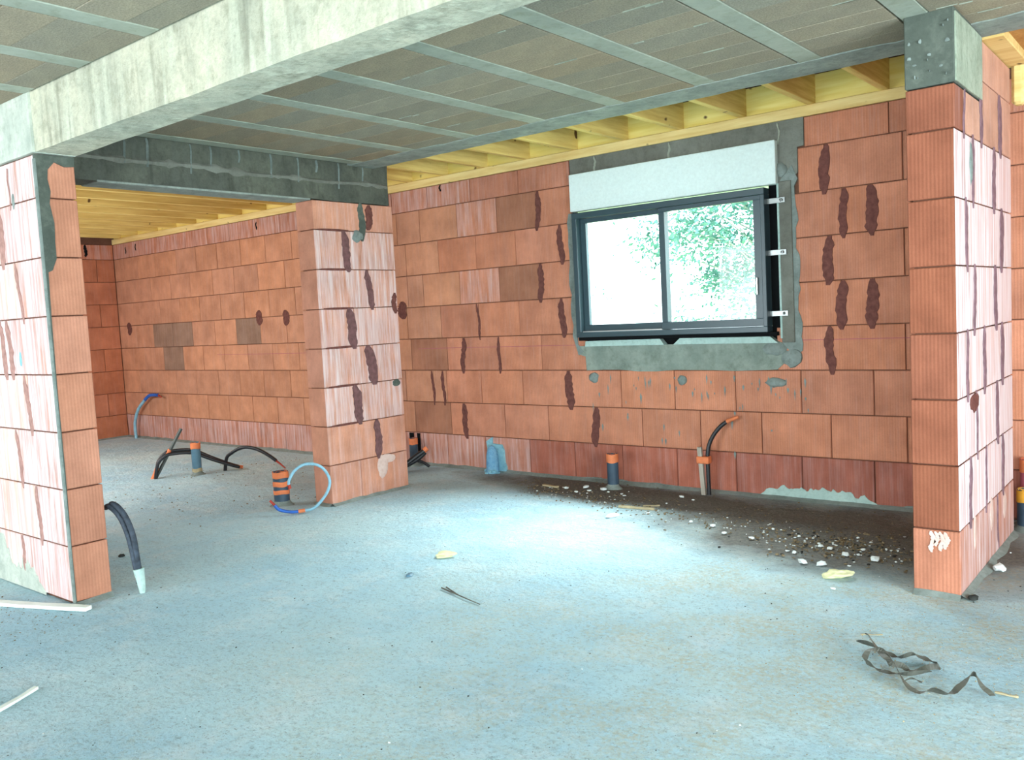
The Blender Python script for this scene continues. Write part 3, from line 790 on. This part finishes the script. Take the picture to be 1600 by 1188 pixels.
# timber strip along the back wall and over the second room ---------------
def build_timber():
    b = B(); b.box(-11.6, -1.0, YB-.01, YB+.14, 2.607, 2.678, .004)
    b2 = B(); b2.box(-11.8, 3.6, YB+.03, YB+.06, 2.678, 2.872)
    root = b.build('timber_ceiling_plate', M['wood']); tag(root, 'yellow timber wall plate carrying joists above the back wall', 'timber framing', kind='structure')
    b2.build('rim_board', M['woodx'], root)
    for x in [-1.15, -1.609, -2.077, -2.56, -3.045, -3.518, -3.99, -4.475, -4.94, -5.87, -6.34, -6.80, -7.25, -7.704, -8.162, -8.62, -9.11, -9.57, -10.02, -10.46, -10.97, -11.4]:
        ya = 4.86 if x > -5.3 else 2.18
        b = B(); b.box(x-.048, x, ya, YB+.03, 2.679, 2.876, .003); b.build('joist', M['woody'], root, origin=(x, ya, 2.7))
    b = B(); b.box(-5.46, -5.41, 5.02, YB+.03, 2.679, 2.876, .003); b.build('joist', M['woody'], root)
    b = B(); b.box(-11.8, 3.6, 2.18, YB+.2, 2.90, 2.92); b.build('roof_underlay', M['dark'], root)
    b = B(); b.box(-11.6, -5.47, 2.18, 2.22, 2.62, 2.678); b.build('wall_plate', M['wood'], root)
    b = B(); b.box(-11.6, -5.47, 2.18, YB+.03, 2.878, 2.898); b.build('deck_board', M['osb'], root)
M['dark'] = mat_plain('dark_underlay', (.02, .018, .015), .9, .1)
build_timber()
def build_right_timber():
    b = B(); b.box(-.985, -.80, 4.86, 5.57, 2.605, 2.665, .004)
    root = b.build('pier_plate', M['wood']); tag(root, 'timber plate lying on the right pier behind its concrete cap', 'timber framing', kind='structure')
    b = B(); b.box(-.80, 3.6, 4.86, YB+.08, 2.645, 2.665); b.build('strand_board', M['osb'], root)
    bm = bmesh.new(); b = B(); b.box(-.888, -.826, 5.58, 5.66, 2.40, 2.63, .016); b.build('hanging_block', M['wood'], root)
build_right_timber()

# the rest of the shell, open to daylight ----------------------------------
plain_wall('wall_right', [(3.6, 3.8, -3.1, -.8, 0, 2.65), (3.6, 3.8, 2.8, 6.07, 0, 2.65), (3.6, 3.8, -.8, 2.8, 2.25, 2.65)], 'side wall of the room with a wide unglazed opening')
plain_wall('wall_rear', [(-7.6, -7.4, -3.2, -3.0, 0, 2.65), (-3.8, -.4, -3.2, -3.0, 0, 2.65), (2.8, 3.8, -3.2, -3.0, 0, 2.65), (-.4, 2.8, -3.2, -3.0, 2.3, 2.65), (-7.6, -3.8, -3.2, -3.0, 2.4, 2.65)], 'rear wall of the room with two wide unglazed openings')
plain_wall('wall_front_left', [(-7.8, -7.6, -3.2, 1.97, 0, 2.65)], 'outer block wall of the near room')

# window -------------------------------------------------------------------
def build_window():
    y = 5.80
    root = empty('window_1', (-3.2, y, 1.178), 'dark framed two pane sliding window in a concrete surround', 'window', kind='structure')
    X0, X1, Z0, Z1 = -4.02, -2.413, 1.178, 2.17
    b = B()
    b.box(X0, X1, y, y+.10, Z1-.045, Z1, .003); b.box(X0, X1, y, y+.10, Z0, Z0+.04, .003)
    b.box(X0, X0+.045, y, y+.10, Z0+.04, Z1-.045, .003); b.box(X1-.03, X1, y, y+.10, Z0+.04, Z1-.045, .003)
    b.build('outer_frame', M['alu'], root)
    def sash(x0, x1, z0, z1, ys, st0, st1, top, bot):
        b = B()
        b.box(x0, x1, ys, ys+.035, z1-top, z1, .002); b.box(x0, x1, ys, ys+.035, z0, z0+bot, .002)
        b.box(x0, x0+st0, ys, ys+.035, z0+bot, z1-top, .002); b.box(x1-st1, x1, ys, ys+.035, z0+bot, z1-top, .002)
        s = b.build('sash', M['alu'], root)
        b = B(); b.box(x0+st0-.004, x1-st1+.004, ys+.014, ys+.019, z0+bot-.004, z1-top+.004); b.build('pane', M['glass'], s)
        return s
    sash(X0+.047, -3.20, Z0+.042, Z1-.047, y+.055, .05, .045, .035, .055)
    s = sash(-3.241, X1-.032, Z0+.042, Z1-.047, y+.012, .048, .055, .03, .055)
    b = B(); b.box(-2.487, -2.475, y-.004, y+.012, 1.44, 1.56, .003); b.build('pull_handle', M['handle'], s, label='silver pull handle')
    b = B(); b.box(X0+.05, -3.25, y+.02, y+.035, Z0+.04, Z0+.048); b.build('track_rail', M['handle'], root)
    b = B(); b.box(-4.02, -2.36, y+.03, y+.10, 1.15, 1.178, .002); b.build('sill_strip', M['black'], root)  # black strip standing for the shade in the gap below the frame
    b = B(); b.box(-2.412, -2.335, y+.085, y+.10, 1.15, 2.19); b.box(-4.06, -4.02, y+.085, y+.10, 1.15, 2.19); b.build('gap_blackout', M['black'], root)  # black strips added to keep outside daylight out of the frame gaps
    for z in (2.075, 1.722, 1.303):
        b = B(); b.box(-2.414, -2.285, YB-.022, YB-.018, z-.018, z+.018, .001); br = b.build('fixing_bracket', M['steel'], root)
        b = B(); b.rock((-2.312, YB-.026, z-.007), .013, .008, .012, int(z*10), 2, .1); b.build('screw_head', M['steel'], br)
    b = B(); b.box(-4.045, -2.336, 5.825, 6.05, 2.186, 2.481, .004); b.build('roller_shutter_box', M['foam'], root, label='white foam roller shutter box')
build_window()

# ================================================================== THINGS
def pipe(name, x, y, r, h, bands, mat, label, cat='pipe', group=None):
    root = empty(name, (x, y, 0), label, cat, group)
    n = 24; v = []; f = []
    for rr, z in ((r, -.01), (r, h), (r-.004, h), (r-.004, h-.06)):
        for i in range(n): an = 2*math.pi*i/n; v.append((x+rr*math.cos(an), y+rr*math.sin(an), z))
    for k in range(3):
        for i in range(n): f.append((k*n+i, k*n+(i+1) % n, (k+1)*n+(i+1) % n, (k+1)*n+i))
    f.append(tuple(3*n+i for i in range(n))[::-1])
    b = B(); b.add(v, f, True); b.build('pipe_body', M[mat], root, (x, y, 0))
    for (z0, z1, mt) in bands:
        v = []; f = []
        for (rr, z) in ((r+.0005, z0), (r+.003, z0+.002), (r+.003, z1-.002), (r+.0005, z1)):
            for i in range(n):
                an = 2*math.pi*i/n; v.append((x+rr*math.cos(an), y+rr*math.sin(an), z+.003*math.sin(an*3+z0*40)))
        for k in range(3):
            for i in range(n): f.append((k*n+i, k*n+(i+1) % n, (k+1)*n+(i+1) % n, (k+1)*n+i))
        if z1 >= h-.001:
            for i in range(n): f.append((3*n+i, 3*n+(i+1) % n, 4*n+(i+1) % n, 4*n+i))
            for i in range(n): an = 2*math.pi*i/n; v.append((x+(r-.008)*math.cos(an), y+(r-.008)*math.sin(an), h-.012+.008*math.sin(an*5)))
        b = B(); b.add(v, f, True); b.build('tape_band', M[mt], root, (x, y, 0))
    b = B(); ring = []
    for (rr, z) in ((r, .03), (r+.012, .01), (r+.035, -.006)):
        for i in range(n): an = 2*math.pi*i/n; k = 1+.12*math.sin(an*3+x); ring.append((x+rr*k*math.cos(an) if rr > r else x+rr*math.cos(an), y+(rr*k if rr > r else rr)*math.sin(an), z))
    b.add(ring, [(k*n+i, (k+1)*n+i, (k+1)*n+(i+1) % n, k*n+(i+1) % n) for k in (0, 1) for i in range(n)], True)
    b.build('cement_collar', M['grout'], root, (x, y, 0))
    return root
pipe('waste_pipe', -7.69, 4.54, .044, .315, [(.255, .315, 'orange'), (.03, .065, 'straw')], 'pipeblue', 'grey blue waste pipe with orange taped top in the second room')
pipe('waste_pipe', -5.70, 4.07, .060, .262, [(.212, .262, 'orange'), (.145, .185, 'orange'), (.085, .118, 'orange')], 'pipedark', 'wide pipe stub wrapped in three orange tape bands beside the pier')
pipe('waste_pipe', -3.66, 5.69, .045, .268, [(.20, .268, 'orange')], 'pipedark', 'dark blue waste pipe with orange tape under the window')
pipe('waste_pipe', -5.975, 5.80, .040, .262, [(.20, .262, 'orange')], 'pipedark', 'dark pipe stub against the back wall behind the free-standing pier')
pipe('waste_pipe', -.828, 5.665, .062, .235, [(.165, .235, 'yellow')], 'pipedark', 'dark waste pipe with yellow taped top behind the right pier')
pipe('waste_pipe', -.835, 5.80, .058, .39, [(.315, .39, 'orange')], 'magenta', 'tall dull pink pipe with orange top behind the right pier')

# blue pipe bedded in grout on the back wall
def blue_stub():
    root = empty('sealed_pipe', (-4.99, 5.80, 0), 'blue pipe stub bedded in pale grout against the back wall', 'pipe')
    b = B(); n = 20; v = []; f = []
    prof = [(.058, -.01), (.056, .08), (.052, .15), (.042, .20), (.024, .235), (.004, .245)]
    for r, z in prof:
        for i in range(n): an = 2*math.pi*i/n; v.append((-4.99+r*math.cos(an), 5.80+r*math.sin(an), z))
    for k in range(len(prof)-1):
        for i in range(n): f.append((k*n+i, k*n+(i+1) % n, (k+1)*n+(i+1) % n, (k+1)*n+i))
    f.append(tuple((len(prof)-1)*n+i for i in range(n)))
    b.add(v, f, True); b.build('pipe_body', M['pipeblue2'], root, (-4.99, 5.80, 0))
    b = B()
    for i in range(9):
        an = i*.7; b.rock((-4.99+.058*math.cos(an), 5.80-.05*abs(math.sin(an)), -.01+.012*(i % 3)), .03, .02, .015, i, 1)
    b.build('grout_lumps', M['bluegrout'], root, kind='stuff')
M['pipeblue2'] = mat_cement('mottled_blue_pipe', srgb(96, 150, 190), srgb(130, 180, 205), srgb(70, 120, 170), 14)
blue_stub()

def tubething(name, loc, label, parts, cat='cable conduit', group=None):
    root = empty(name, loc, label, cat, group)
    for nm, pts, r, mt, *o in parts:
        B().tube(pts, r, 10, r1=(o[0] if o else None)).build(nm, M[mt], root)
    return root
def stakebox(p, q, wd, th):
    """square timber between two points"""
    p, q = Vector(p), Vector(q); d = (q-p).normalized(); s = d.cross(Vector((0, 1, 0))).normalized() if abs(d.y) < .9 else Vector((1, 0, 0)); u = s.cross(d)
    v = [a+s*i*wd/2+u*j*th/2 for a in (p, q) for i, j in ((-1, -1), (1, -1), (1, 1), (-1, 1))]
    b = B(); b.add(v, [(0, 1, 2, 3), (7, 6, 5, 4)]+[(k, k+4, (k+1) % 4+4, (k+1) % 4) for k in range(4)]); return b

# conduit under the window, tied to its stake
tubething('cable_conduit', (-2.885, 5.76, 0), 'black conduit curving up against the back wall with an orange tip', [
    ('conduit_tube', [(-2.880, 5.762, -.01), (-2.884, 5.764, .181), (-2.882, 5.768, .323), (-2.855, 5.782, .416), (-2.8, 5.80, .495), (-2.745, 5.815, .54)], .015, 'conduit'),
    ('orange_tip', [(-2.748, 5.814, .538), (-2.70, 5.822, .56), (-2.665, 5.83, .572)], .017, 'orange', .010)])
r_ = empty('stake', (-2.925, 5.745, 0), 'grey wooden stake with orange tape under the window', 'stake')
stakebox((-2.915, 5.75, -.01), (-2.935, 5.742, .352), .032, .022).build('post', M['stake'], r_)
b = B(); b.box(-2.958, -2.862, 5.725, 5.786, .232, .285, .006); b.build('tape_band', M['orange'], r_)

# tied conduits in the second room
b = stakebox((-7.915, 4.225, -.01), (-7.788, 4.463, .457), .026, .02)
r_ = empty('stake', (-7.913, 4.229, 0), 'thin dark stake leaning over the second room floor', 'stake'); b.build('post', M['stakedark'], r_)
off = lambda pts, dx, dz: [(p[0]+dx, p[1]+dx*.5, p[2]+dz) for p in pts]
g = [(-7.915, 4.236, -.01), (-7.905, 4.244, .079), (-7.894, 4.266, .169), (-7.864, 4.321, .233), (-7.836, 4.373, .250), (-7.75, 4.535, .240), (-7.669, 4.686, .150), (-7.601, 4.814, .075), (-7.55, 4.92, .022)]
g2 = [(p[0]+.028, p[1]-.02, p[2]*.88+.004) for p in g]
tubething('cable_conduit', (-7.913, 4.229, 0), 'pair of black conduits tied to the dark stake and bent flat to the floor', [
    ('conduit_tube', g, .0155, 'conduit'), ('conduit_tube', g2, .0155, 'conduit'),
    ('orange_tie', [(-7.86, 4.33, .215), (-7.842, 4.362, .262)], .022, 'orange'),
    ('taped_foot', [(-7.93, 4.215, -.01), (-7.915, 4.235, .05), (-7.905, 4.248, .10)], .026, 'orange', .018),
    ('orange_tip', [(-7.565, 4.885, .03), (-7.535, 4.945, .016)], .017, 'orange')])
tubething('cable_conduit', (-7.60, 4.81, 0), 'single black conduit arching over the floor to a red tip', [
    ('conduit_tube', [(-7.625, 4.80, -.01), (-7.598, 4.811, .124), (-7.541, 4.836, .175), (-7.472, 4.866, .213), (-7.392, 4.9, .231), (-7.302, 4.94, .217), (-7.226, 4.972, .185), (-7.152, 5.004, .14), (-7.095, 5.03, .095)], .017, 'conduit'),
    ('red_tip', [(-7.095, 5.03, .095), (-7.05, 5.05, .058), (-7.007, 5.067, .02)], .010, 'red', .006)])
tubething('water_hose', (-11.264, 5.80, 0), 'pale blue hose arching from the far corner of the second room', [
    ('hose', [(-11.264, 5.80, -.01), (-11.267, 5.80, .197), (-11.15, 5.80, .39), (-10.95, 5.80, .525)], .020, 'paleblue'),
    ('blue_end', [(-10.95, 5.80, .525), (-10.82, 5.80, .585), (-10.62, 5.80, .592)], .021, 'blue'),
    ('red_tip', [(-10.60, 5.80, .590), (-10.53, 5.80, .565)], .012, 'red', .006)], 'hose')
tubething('water_hose', (-5.33, 3.90, 0), 'pale blue hose looped upright beside the free-standing pier', [
    ('hose', [(-5.285, 3.945, .016), (-5.245, 4.0, .022), (-5.209, 4.045, .06), (-5.172, 4.10, .142), (-5.160, 4.118, .227), (-5.180, 4.09, .309), (-5.217, 4.042, .354), (-5.266, 3.974, .362), (-5.309, 3.916, .321), (-5.333, 3.883, .258), (-5.34, 3.88, .22)], .011, 'paleblue'),
    ('blue_end', [(-5.405, 3.79, .078), (-5.383, 3.815, .040), (-5.335, 3.88, .016), (-5.295, 3.93, .014)], .012, 'blue'),
    ('pink_joint', [(-5.302, 3.922, .014), (-5.272, 3.96, .018)], .014, 'orange'),
    ('red_tip', [(-5.425, 3.765, .115), (-5.405, 3.79, .078)], .009, 'red'),
    ('red_plug', [(-5.34, 3.88, .22), (-5.335, 3.885, .19)], .012, 'red')], 'hose')
k1 = [(-4.522, 2.275, .05), (-4.530, 2.262, .182), (-4.545, 2.25, .308), (-4.575, 2.235, .401), (-4.62, 2.222, .452), (-4.68, 2.22, .468), (-4.75, 2.24, .45)]
k2 = [(p[0]+.030*min(1, i/2), p[1]+.01, p[2]*1.03) for i, p in enumerate(k1)]
tubething('cable_conduit', (-4.52, 2.28, 0), 'pair of dusty black conduits bending behind the near wall end', [
    ('conduit_tube', k1, .015, 'conduitdust'), ('conduit_tube', k2, .015, 'conduitdust'),
    ('taped_foot', [(-4.512, 2.284, -.01), (-4.514, 2.282, .05), (-4.520, 2.276, .13)], .014, 'plaster', .030)])
tubething('cable_conduit', (-5.85, 5.6, 0), 'bundle of thick black conduits leaning out from behind the pier', [
    ('conduit_tube', [(-5.95, 5.28, .02), (-5.80, 5.44, .05), (-5.72, 5.56, .13), (-5.66, 5.64, .19)], .022, 'conduit'),
    ('conduit_tube', [(-5.99, 5.33, .02), (-5.85, 5.47, .03), (-5.74, 5.60, .10), (-5.685, 5.66, .165)], .022, 'conduit'),
    ('conduit_tube', [(-5.70, 5.72, .02), (-5.73, 5.66, .07), (-5.75, 5.60, .09)], .014, 'conduit'),
    ('orange_tip', [(-5.668, 5.63, .182), (-5.65, 5.655, .205)], .024, 'orange')])

# laths, sticks, stones -----------------------------------------------------
def lying(name, p, q, wd, th, mat, label, cat, lift=.003):
    p, q = Vector((*p, lift)), Vector((*q, lift)); d = (q-p).normalized(); s = Vector((-d.y, d.x, 0)); n = 8; v = []; f = []
    for i in range(n+1):
        c = p+(q-p)*i/n; k = 1+.12*noise.noise(c*9); bow = Vector((0, 0, .0015*math.sin(i)))
        if i in (0, n): k *= .8
        v += [c-s*wd/2*k, c+s*wd/2*k, c+s*wd/2*k+Vector((0, 0, th))+bow, c-s*wd/2*k+Vector((0, 0, th))+bow]
    for i in range(n):
        for k in range(4): a = i*4+k; e = i*4+(k+1) % 4; f.append((a, e, e+4, a+4))
    f += [(3, 2, 1, 0), tuple(n*4+k for k in range(4))]
    b = B(); b.add(v, f); return tag(b.build(name, M[mat], origin=p), label, cat)
lying('wooden_lath', (-5.25, 1.66), (-4.47, 1.975), .05, .018, 'lath', 'white lath lying at the foot of the near wall', 'lath', 0)
lying('plastic_strip', (-3.56, 1.20), (-3.66, 1.385), .022, .010, 'lath', 'short white strip lying alone on the near floor', 'strip', 0)
lying('wooden_stick', (-3.26, 5.126), (-2.997, 5.16), .022, .014, 'straw', 'straight pale stick lying in the dirt under the window', 'stick', 0)
lying('wooden_stick', (-3.12, 5.22), (-3.02, 5.28), .012, .01, 'straw', 'short pale stick lying just behind the straight one', 'stick', 0)
lying('wooden_scrap', (-4.22, 5.52), (-4.06, 5.50), .03, .012, 'straw', 'small brown wood scrap near the back wall among white chips', 'wood scrap', 0)
lying('twig', (-1.133, 3.584), (-1.056, 3.623), .004, .004, 'straw', 'thin straw coloured twig behind the tangled strap', 'twig', 0)
lying('twig', (-.587, 3.279), (-.515, 3.277), .007, .006, 'straw', 'short yellow twig at the end of the tangled strap', 'twig', 0)
def twig(pts, r, label, mat='straw'):
    root = empty('twig', pts[0][0], label, 'twig')
    for p in pts: B().tube(p, r, 6, r1=r*.5).build('stem', M[mat], root)
twig([[(-3.104, 3.151, .004), (-2.93, 3.10, .006), (-2.759, 3.057, .004)], [(-3.09, 3.172, .004), (-3.0, 3.13, .005), (-2.93, 3.10, .006)]], .004, 'forked twig lying in the middle of the open floor', 'strap')
def stone(name, c, rx, ry, rz, seed, mat, label, cat, sub=3, rough=.3):
    b = B(); b.rock((c[0], c[1], 0), rx, ry, rz, seed, sub, rough); return tag(b.build(name, M[mat], origin=(c[0], c[1], 0)), label, cat)
stone('flat_stone', (-3.50, 3.60), .062, .045, .020, 5, 'cream', 'flat pale round stone alone on the open floor', 'stone')
stone('foam_scrap', (-1.458, 4.29), .066, .044, .022, 14, 'cream', 'broken pale yellow foam scrap near the foot of the right pier', 'foam scrap', 3, .5)
stone('white_scrap', (-3.156, 4.88), .055, .03, .012, 8, 'chip', 'largest white chip lying on the bright floor below the window', 'chip', 2)
stone('grey_stone', (-.845, 4.26), .028, .02, .014, 3, 'darkcrumb', 'dark pebble touching the corner of the right pier', 'stone', 2)
stone('white_scrap', (-.83, 4.78), .03, .03, .02, 9, 'chip', 'white lump of plaster at the side foot of the right pier', 'chip', 2)
stone('dark_stone', (-5.36, 2.60), .022, .016, .010, 6, 'darkcrumb', 'single dark pebble on the floor behind the near wall', 'stone', 2)
stone('mud_clot', (-3.42, 3.23), .035, .018, .008, 7, 'pipeblue', 'bluish clot of mud in front of the flat stone', 'mud clot', 2)
LB1 = ['large white chip behind the yellow foam scrap, the one farther from the right pier', 'large white chip directly behind the yellow foam scrap, nearer the right pier',
       'biggest white chip, isolated between the earth heap and the right pier', 'round white chip at the far side of the earth heap facing the window',
       'smaller white chip touching the far edge of the earth heap, farthest from the pier', 'white chip sitting in the middle of the earth heap',
       'white chip on bare floor just outside the earth heap, on its window side', 'small white chip at the back of the earth heap toward the pier',
       'white chip alone at the edge of the dirt midway along the window', 'white chip farthest from the right pier along the bright dirt edge',
       'white chip between the earth heap and the middle of the dirt edge', 'tiny white chip alone in front of the yellow foam scrap']
G = 'white rubble chips in front of the right pier'
for i, (x, y, r) in enumerate([(-1.693, 4.444, .03), (-1.60, 4.455, .028), (-1.39, 4.66, .032), (-1.66, 4.76, .02), (-1.72, 4.79, .018), (-1.55, 4.68, .024), (-1.80, 4.60, .018), (-1.50, 4.82, .016),
                               (-2.31, 4.80, .02), (-2.45, 4.93, .022), (-2.12, 4.77, .02), (-1.42, 4.10, .014)]):
    o = stone('white_chip', (x, y), r, r*.75, r*.5, 20+i, 'chip', LB1[i], 'chip', 1); o['group'] = G
LB2 = ['white chip beside the brown wood scrap near the back wall', 'white chip between the wood scrap and the waste pipe, close to the wall',
       'small white chip on the room side of the wood scrap', 'white chip a hand away from the waste pipe on its free-standing pier side',
       'small white chip directly in front of the waste pipe under the window', 'white chip touching the foot of the waste pipe under the window',
       'small white chip just right of the waste pipe, before the thin stick', 'white chip near the taped stake, against the back wall',
       'small white chip behind the short pale stick', 'white chip at the near end of the straight pale stick', 'white chip on the bright floor beyond the end of the straight stick',
       'tiny white chip in front of the taped stake']
G = 'white chips below the window'
for i, (x, y, r) in enumerate([(-3.98, 5.50, .026), (-3.86, 5.60, .03), (-3.83, 5.42, .02), (-3.76, 5.50, .018), (-3.60, 5.52, .014), (-3.68, 5.58, .03), (-3.47, 5.50, .016), (-3.02, 5.60, .022),
                               (-3.42, 5.46, .016), (-2.98, 5.05, .018), (-2.62, 4.97, .018), (-2.9, 5.55, .014)]):
    o = stone('white_chip', (x, y), r, r*.7, r*.45, 50+i, 'chip', LB2[i], 'chip', 1); o['group'] = G

def litter():
    rg = random.Random(3)
    def scatter(name, n, f, size, mat, label):
        b = B()
        for i in range(n):
            x, y = f(); s = size*(.4+rg.random()*1.1)
            b.rock((x, y, -.001), s, s*rg.uniform(.4, 1), s*rg.uniform(.3, .7), i+n, 1 if s > .012 else 1, .4)
        tag(b.build(name, M[mat]), label, 'rubble', kind='stuff')
    heap = lambda: (rg.gauss(-1.66, .22), min(5.5, rg.gauss(4.86, .16)))
    band = lambda: (rg.uniform(-3.9, -1.2), 0)
    def b2():
        x = rg.uniform(-4.3, -1.2); return x, 5.45-.28*(x+4.3)*.8+rg.gauss(0, .13)
    def b3():
        x = rg.uniform(-4.5, -1.15); return x, rg.uniform(max(4.7, 5.3-.15*(x+4.5)), 5.82)
    scatter('brown_rubble', 320, heap, .009, 'dirt', 'brown earth crumbs heaped near the right pier')
    scatter('dirt_crumbs', 520, b2, .007, 'dirt', 'brown crumbs strewn along the edge of the dirt')
    scatter('dark_crumbs', 80, heap, .008, 'darkcrumb', 'dark crumbs mixed into the heap near the right pier')
    scatter('white_crumbs', 150, b2, .006, 'chip', 'tiny white crumbs strewn in the dirt below the window')
    scatter('white_specks', 60, heap, .008, 'chip', 'tiny white crumbs in the heap near the right pier')
    scatter('wall_foot_crumbs', 260, b3, .006, 'dirt', 'fine crumbs lying between the dirt edge and back wall')
    def open_(): 
        return rg.uniform(-5.2, .2), rg.uniform(1.0, 5.2)
    scatter('floor_grit', 420, open_, .0032, 'darkcrumb', 'dark grit sprinkled over the open floor')
    scatter('pale_grit', 200, open_, .0032, 'chip', 'pale grit sprinkled over the open floor')
    def sand(): x = rg.gauss(-.85, .35); return x, rg.gauss(3.6, .4)
    scatter('sand_grains', 700, sand, .0026, 'straw', 'tan sand grains around the tangled strap')
    def room2(): return rg.uniform(-8.2, -5.6), rg.uniform(3.2, 5.6)
    scatter('second_room_crumbs', 220, room2, .006, 'dirt', 'brown crumbs on the second room floor')
    def lw(): return rg.uniform(-5.2, -4.3), rg.gauss(1.72, .10)
    scatter('near_wall_crumbs', 110, lw, .004, 'dirt', 'crumbs along the foot of the near wall')
litter()

# tangled strap
def strap():
    root = empty('tangled_strap', (-.9, 3.3, 0), 'tangled grey brown packing strap lying on the floor near the right pier', 'strap')
    P = [
     [(-1.104, 3.461), (-1.036, 3.422), (-.97, 3.41), (-.927, 3.399), (-.888, 3.436), (-.844, 3.419), (-.799, 3.392), (-.789, 3.381)],
     [(-.789, 3.381), (-.812, 3.349), (-.86, 3.295), (-.892, 3.299), (-.931, 3.298)],
     [(-1.081, 3.502), (-1.033, 3.411), (-.958, 3.294), (-.914, 3.25), (-.856, 3.163), (-.804, 3.131), (-.76, 3.159), (-.707, 3.161), (-.679, 3.231), (-.654, 3.284), (-.621, 3.257), (-.583, 3.235)],
     [(-.931, 3.298), (-.977, 3.331), (-1.015, 3.308), (-1.013, 3.248), (-.983, 3.242), (-.931, 3.24), (-.861, 3.238), (-.805, 3.318)],
     [(-.864, 3.191), (-.84, 3.217), (-.805, 3.211)]]
    H = [[.01, .02, .01, .004, .012, .015, .006, .004], [.004, .006, .008, .012, .01], [.03, .04, .045, .04, .02, .006, .004, .006, .025, .04, .02, .004], [.01, .04, .05, .03, .012, .008, .01, .006], [.004, .012, .01]]
    for i, (p, h) in enumerate(zip(P, H)):
        b = B(); b.ribbon([(x, y, z) for (x, y), z in zip(p, h)], .022 if i != 4 else .008, .0018, .7); b.build('strap_length', M['strap'], root)
strap()

# ================================================================== OUTSIDE
b = B(); b.box(-40, 20, 6.1, 60, -.6, -.35); tag(b.build('ground', M['grass']), 'pale ground outside beyond the window', 'ground', kind='structure')
def tree():
    rg = random.Random(5); x, y = -4.2, 10.4
    root = empty('tree', (x, y, -.35), 'leafy tree seen through the larger pane of the window', 'tree')
    b = B(); b.tube([(x, y, -.4), (x+.1, y, .9), (x-.05, y+.1, 2.1), (x-.25, y, 3.3)], .07, 8, r1=.03)
    cl = []
    while len(cl) < 95:
        cx, cz = rg.uniform(-5.75, -3.9), rg.uniform(1.05, 3.2)
        if cx < -4.75 and cz < 1.95-(cx+5.55)*.75 and cz > 1.32: continue
        if abs(cx+4.55) < .16 and abs(cz-2.35) < .14: continue
        if abs(cx+4.75) < .14 and abs(cz-1.62) < .14: continue
        cl.append((cx, y+rg.uniform(-.6, .6), cz))
    for c in cl[:34]:
        s_ = (x-.05+rg.uniform(-.05, .05), y, max(.8, c[2]-.5-rg.random()*.3))
        b.tube([s_, ((s_[0]+c[0])/2, (s_[1]+c[1])/2, (s_[2]+c[2])/2+.08), c], .014, 5, r1=.004)
    b.build('trunk', M['bark'], root)
    b = B()
    def leaf(c, L):
        d = Vector((rg.gauss(0, 1), rg.gauss(0, 1), rg.gauss(0, .6))).normalized(); e = d.cross(Vector((rg.random(), rg.random(), 1))).normalized()
        b.add([c-d*L, c+e*L*.45, c+d*L, c-e*L*.45], [(0, 1, 2, 3)])
    for c in cl:
        for i in range(120):
            leaf(Vector((c[0]+rg.gauss(0, .15), c[1]+rg.gauss(0, .2), c[2]+rg.gauss(0, .12))), .022+rg.random()*.034)
    for c, n in (((-5.85, 10.3, 2.45), 40), ((-5.95, 10.3, 2.6), 30), ((-6.5, 10.0, 1.62), 16), ((-6.35, 10.0, 1.5), 12), ((-5.95, 10, 1.75), 8)):
        for i in range(n): leaf(Vector((c[0]+rg.gauss(0, .06), c[1], c[2]+rg.gauss(0, .05))), .015+rg.random()*.02)
    b.build('foliage', M['leaf'], root, kind='stuff')
tree()
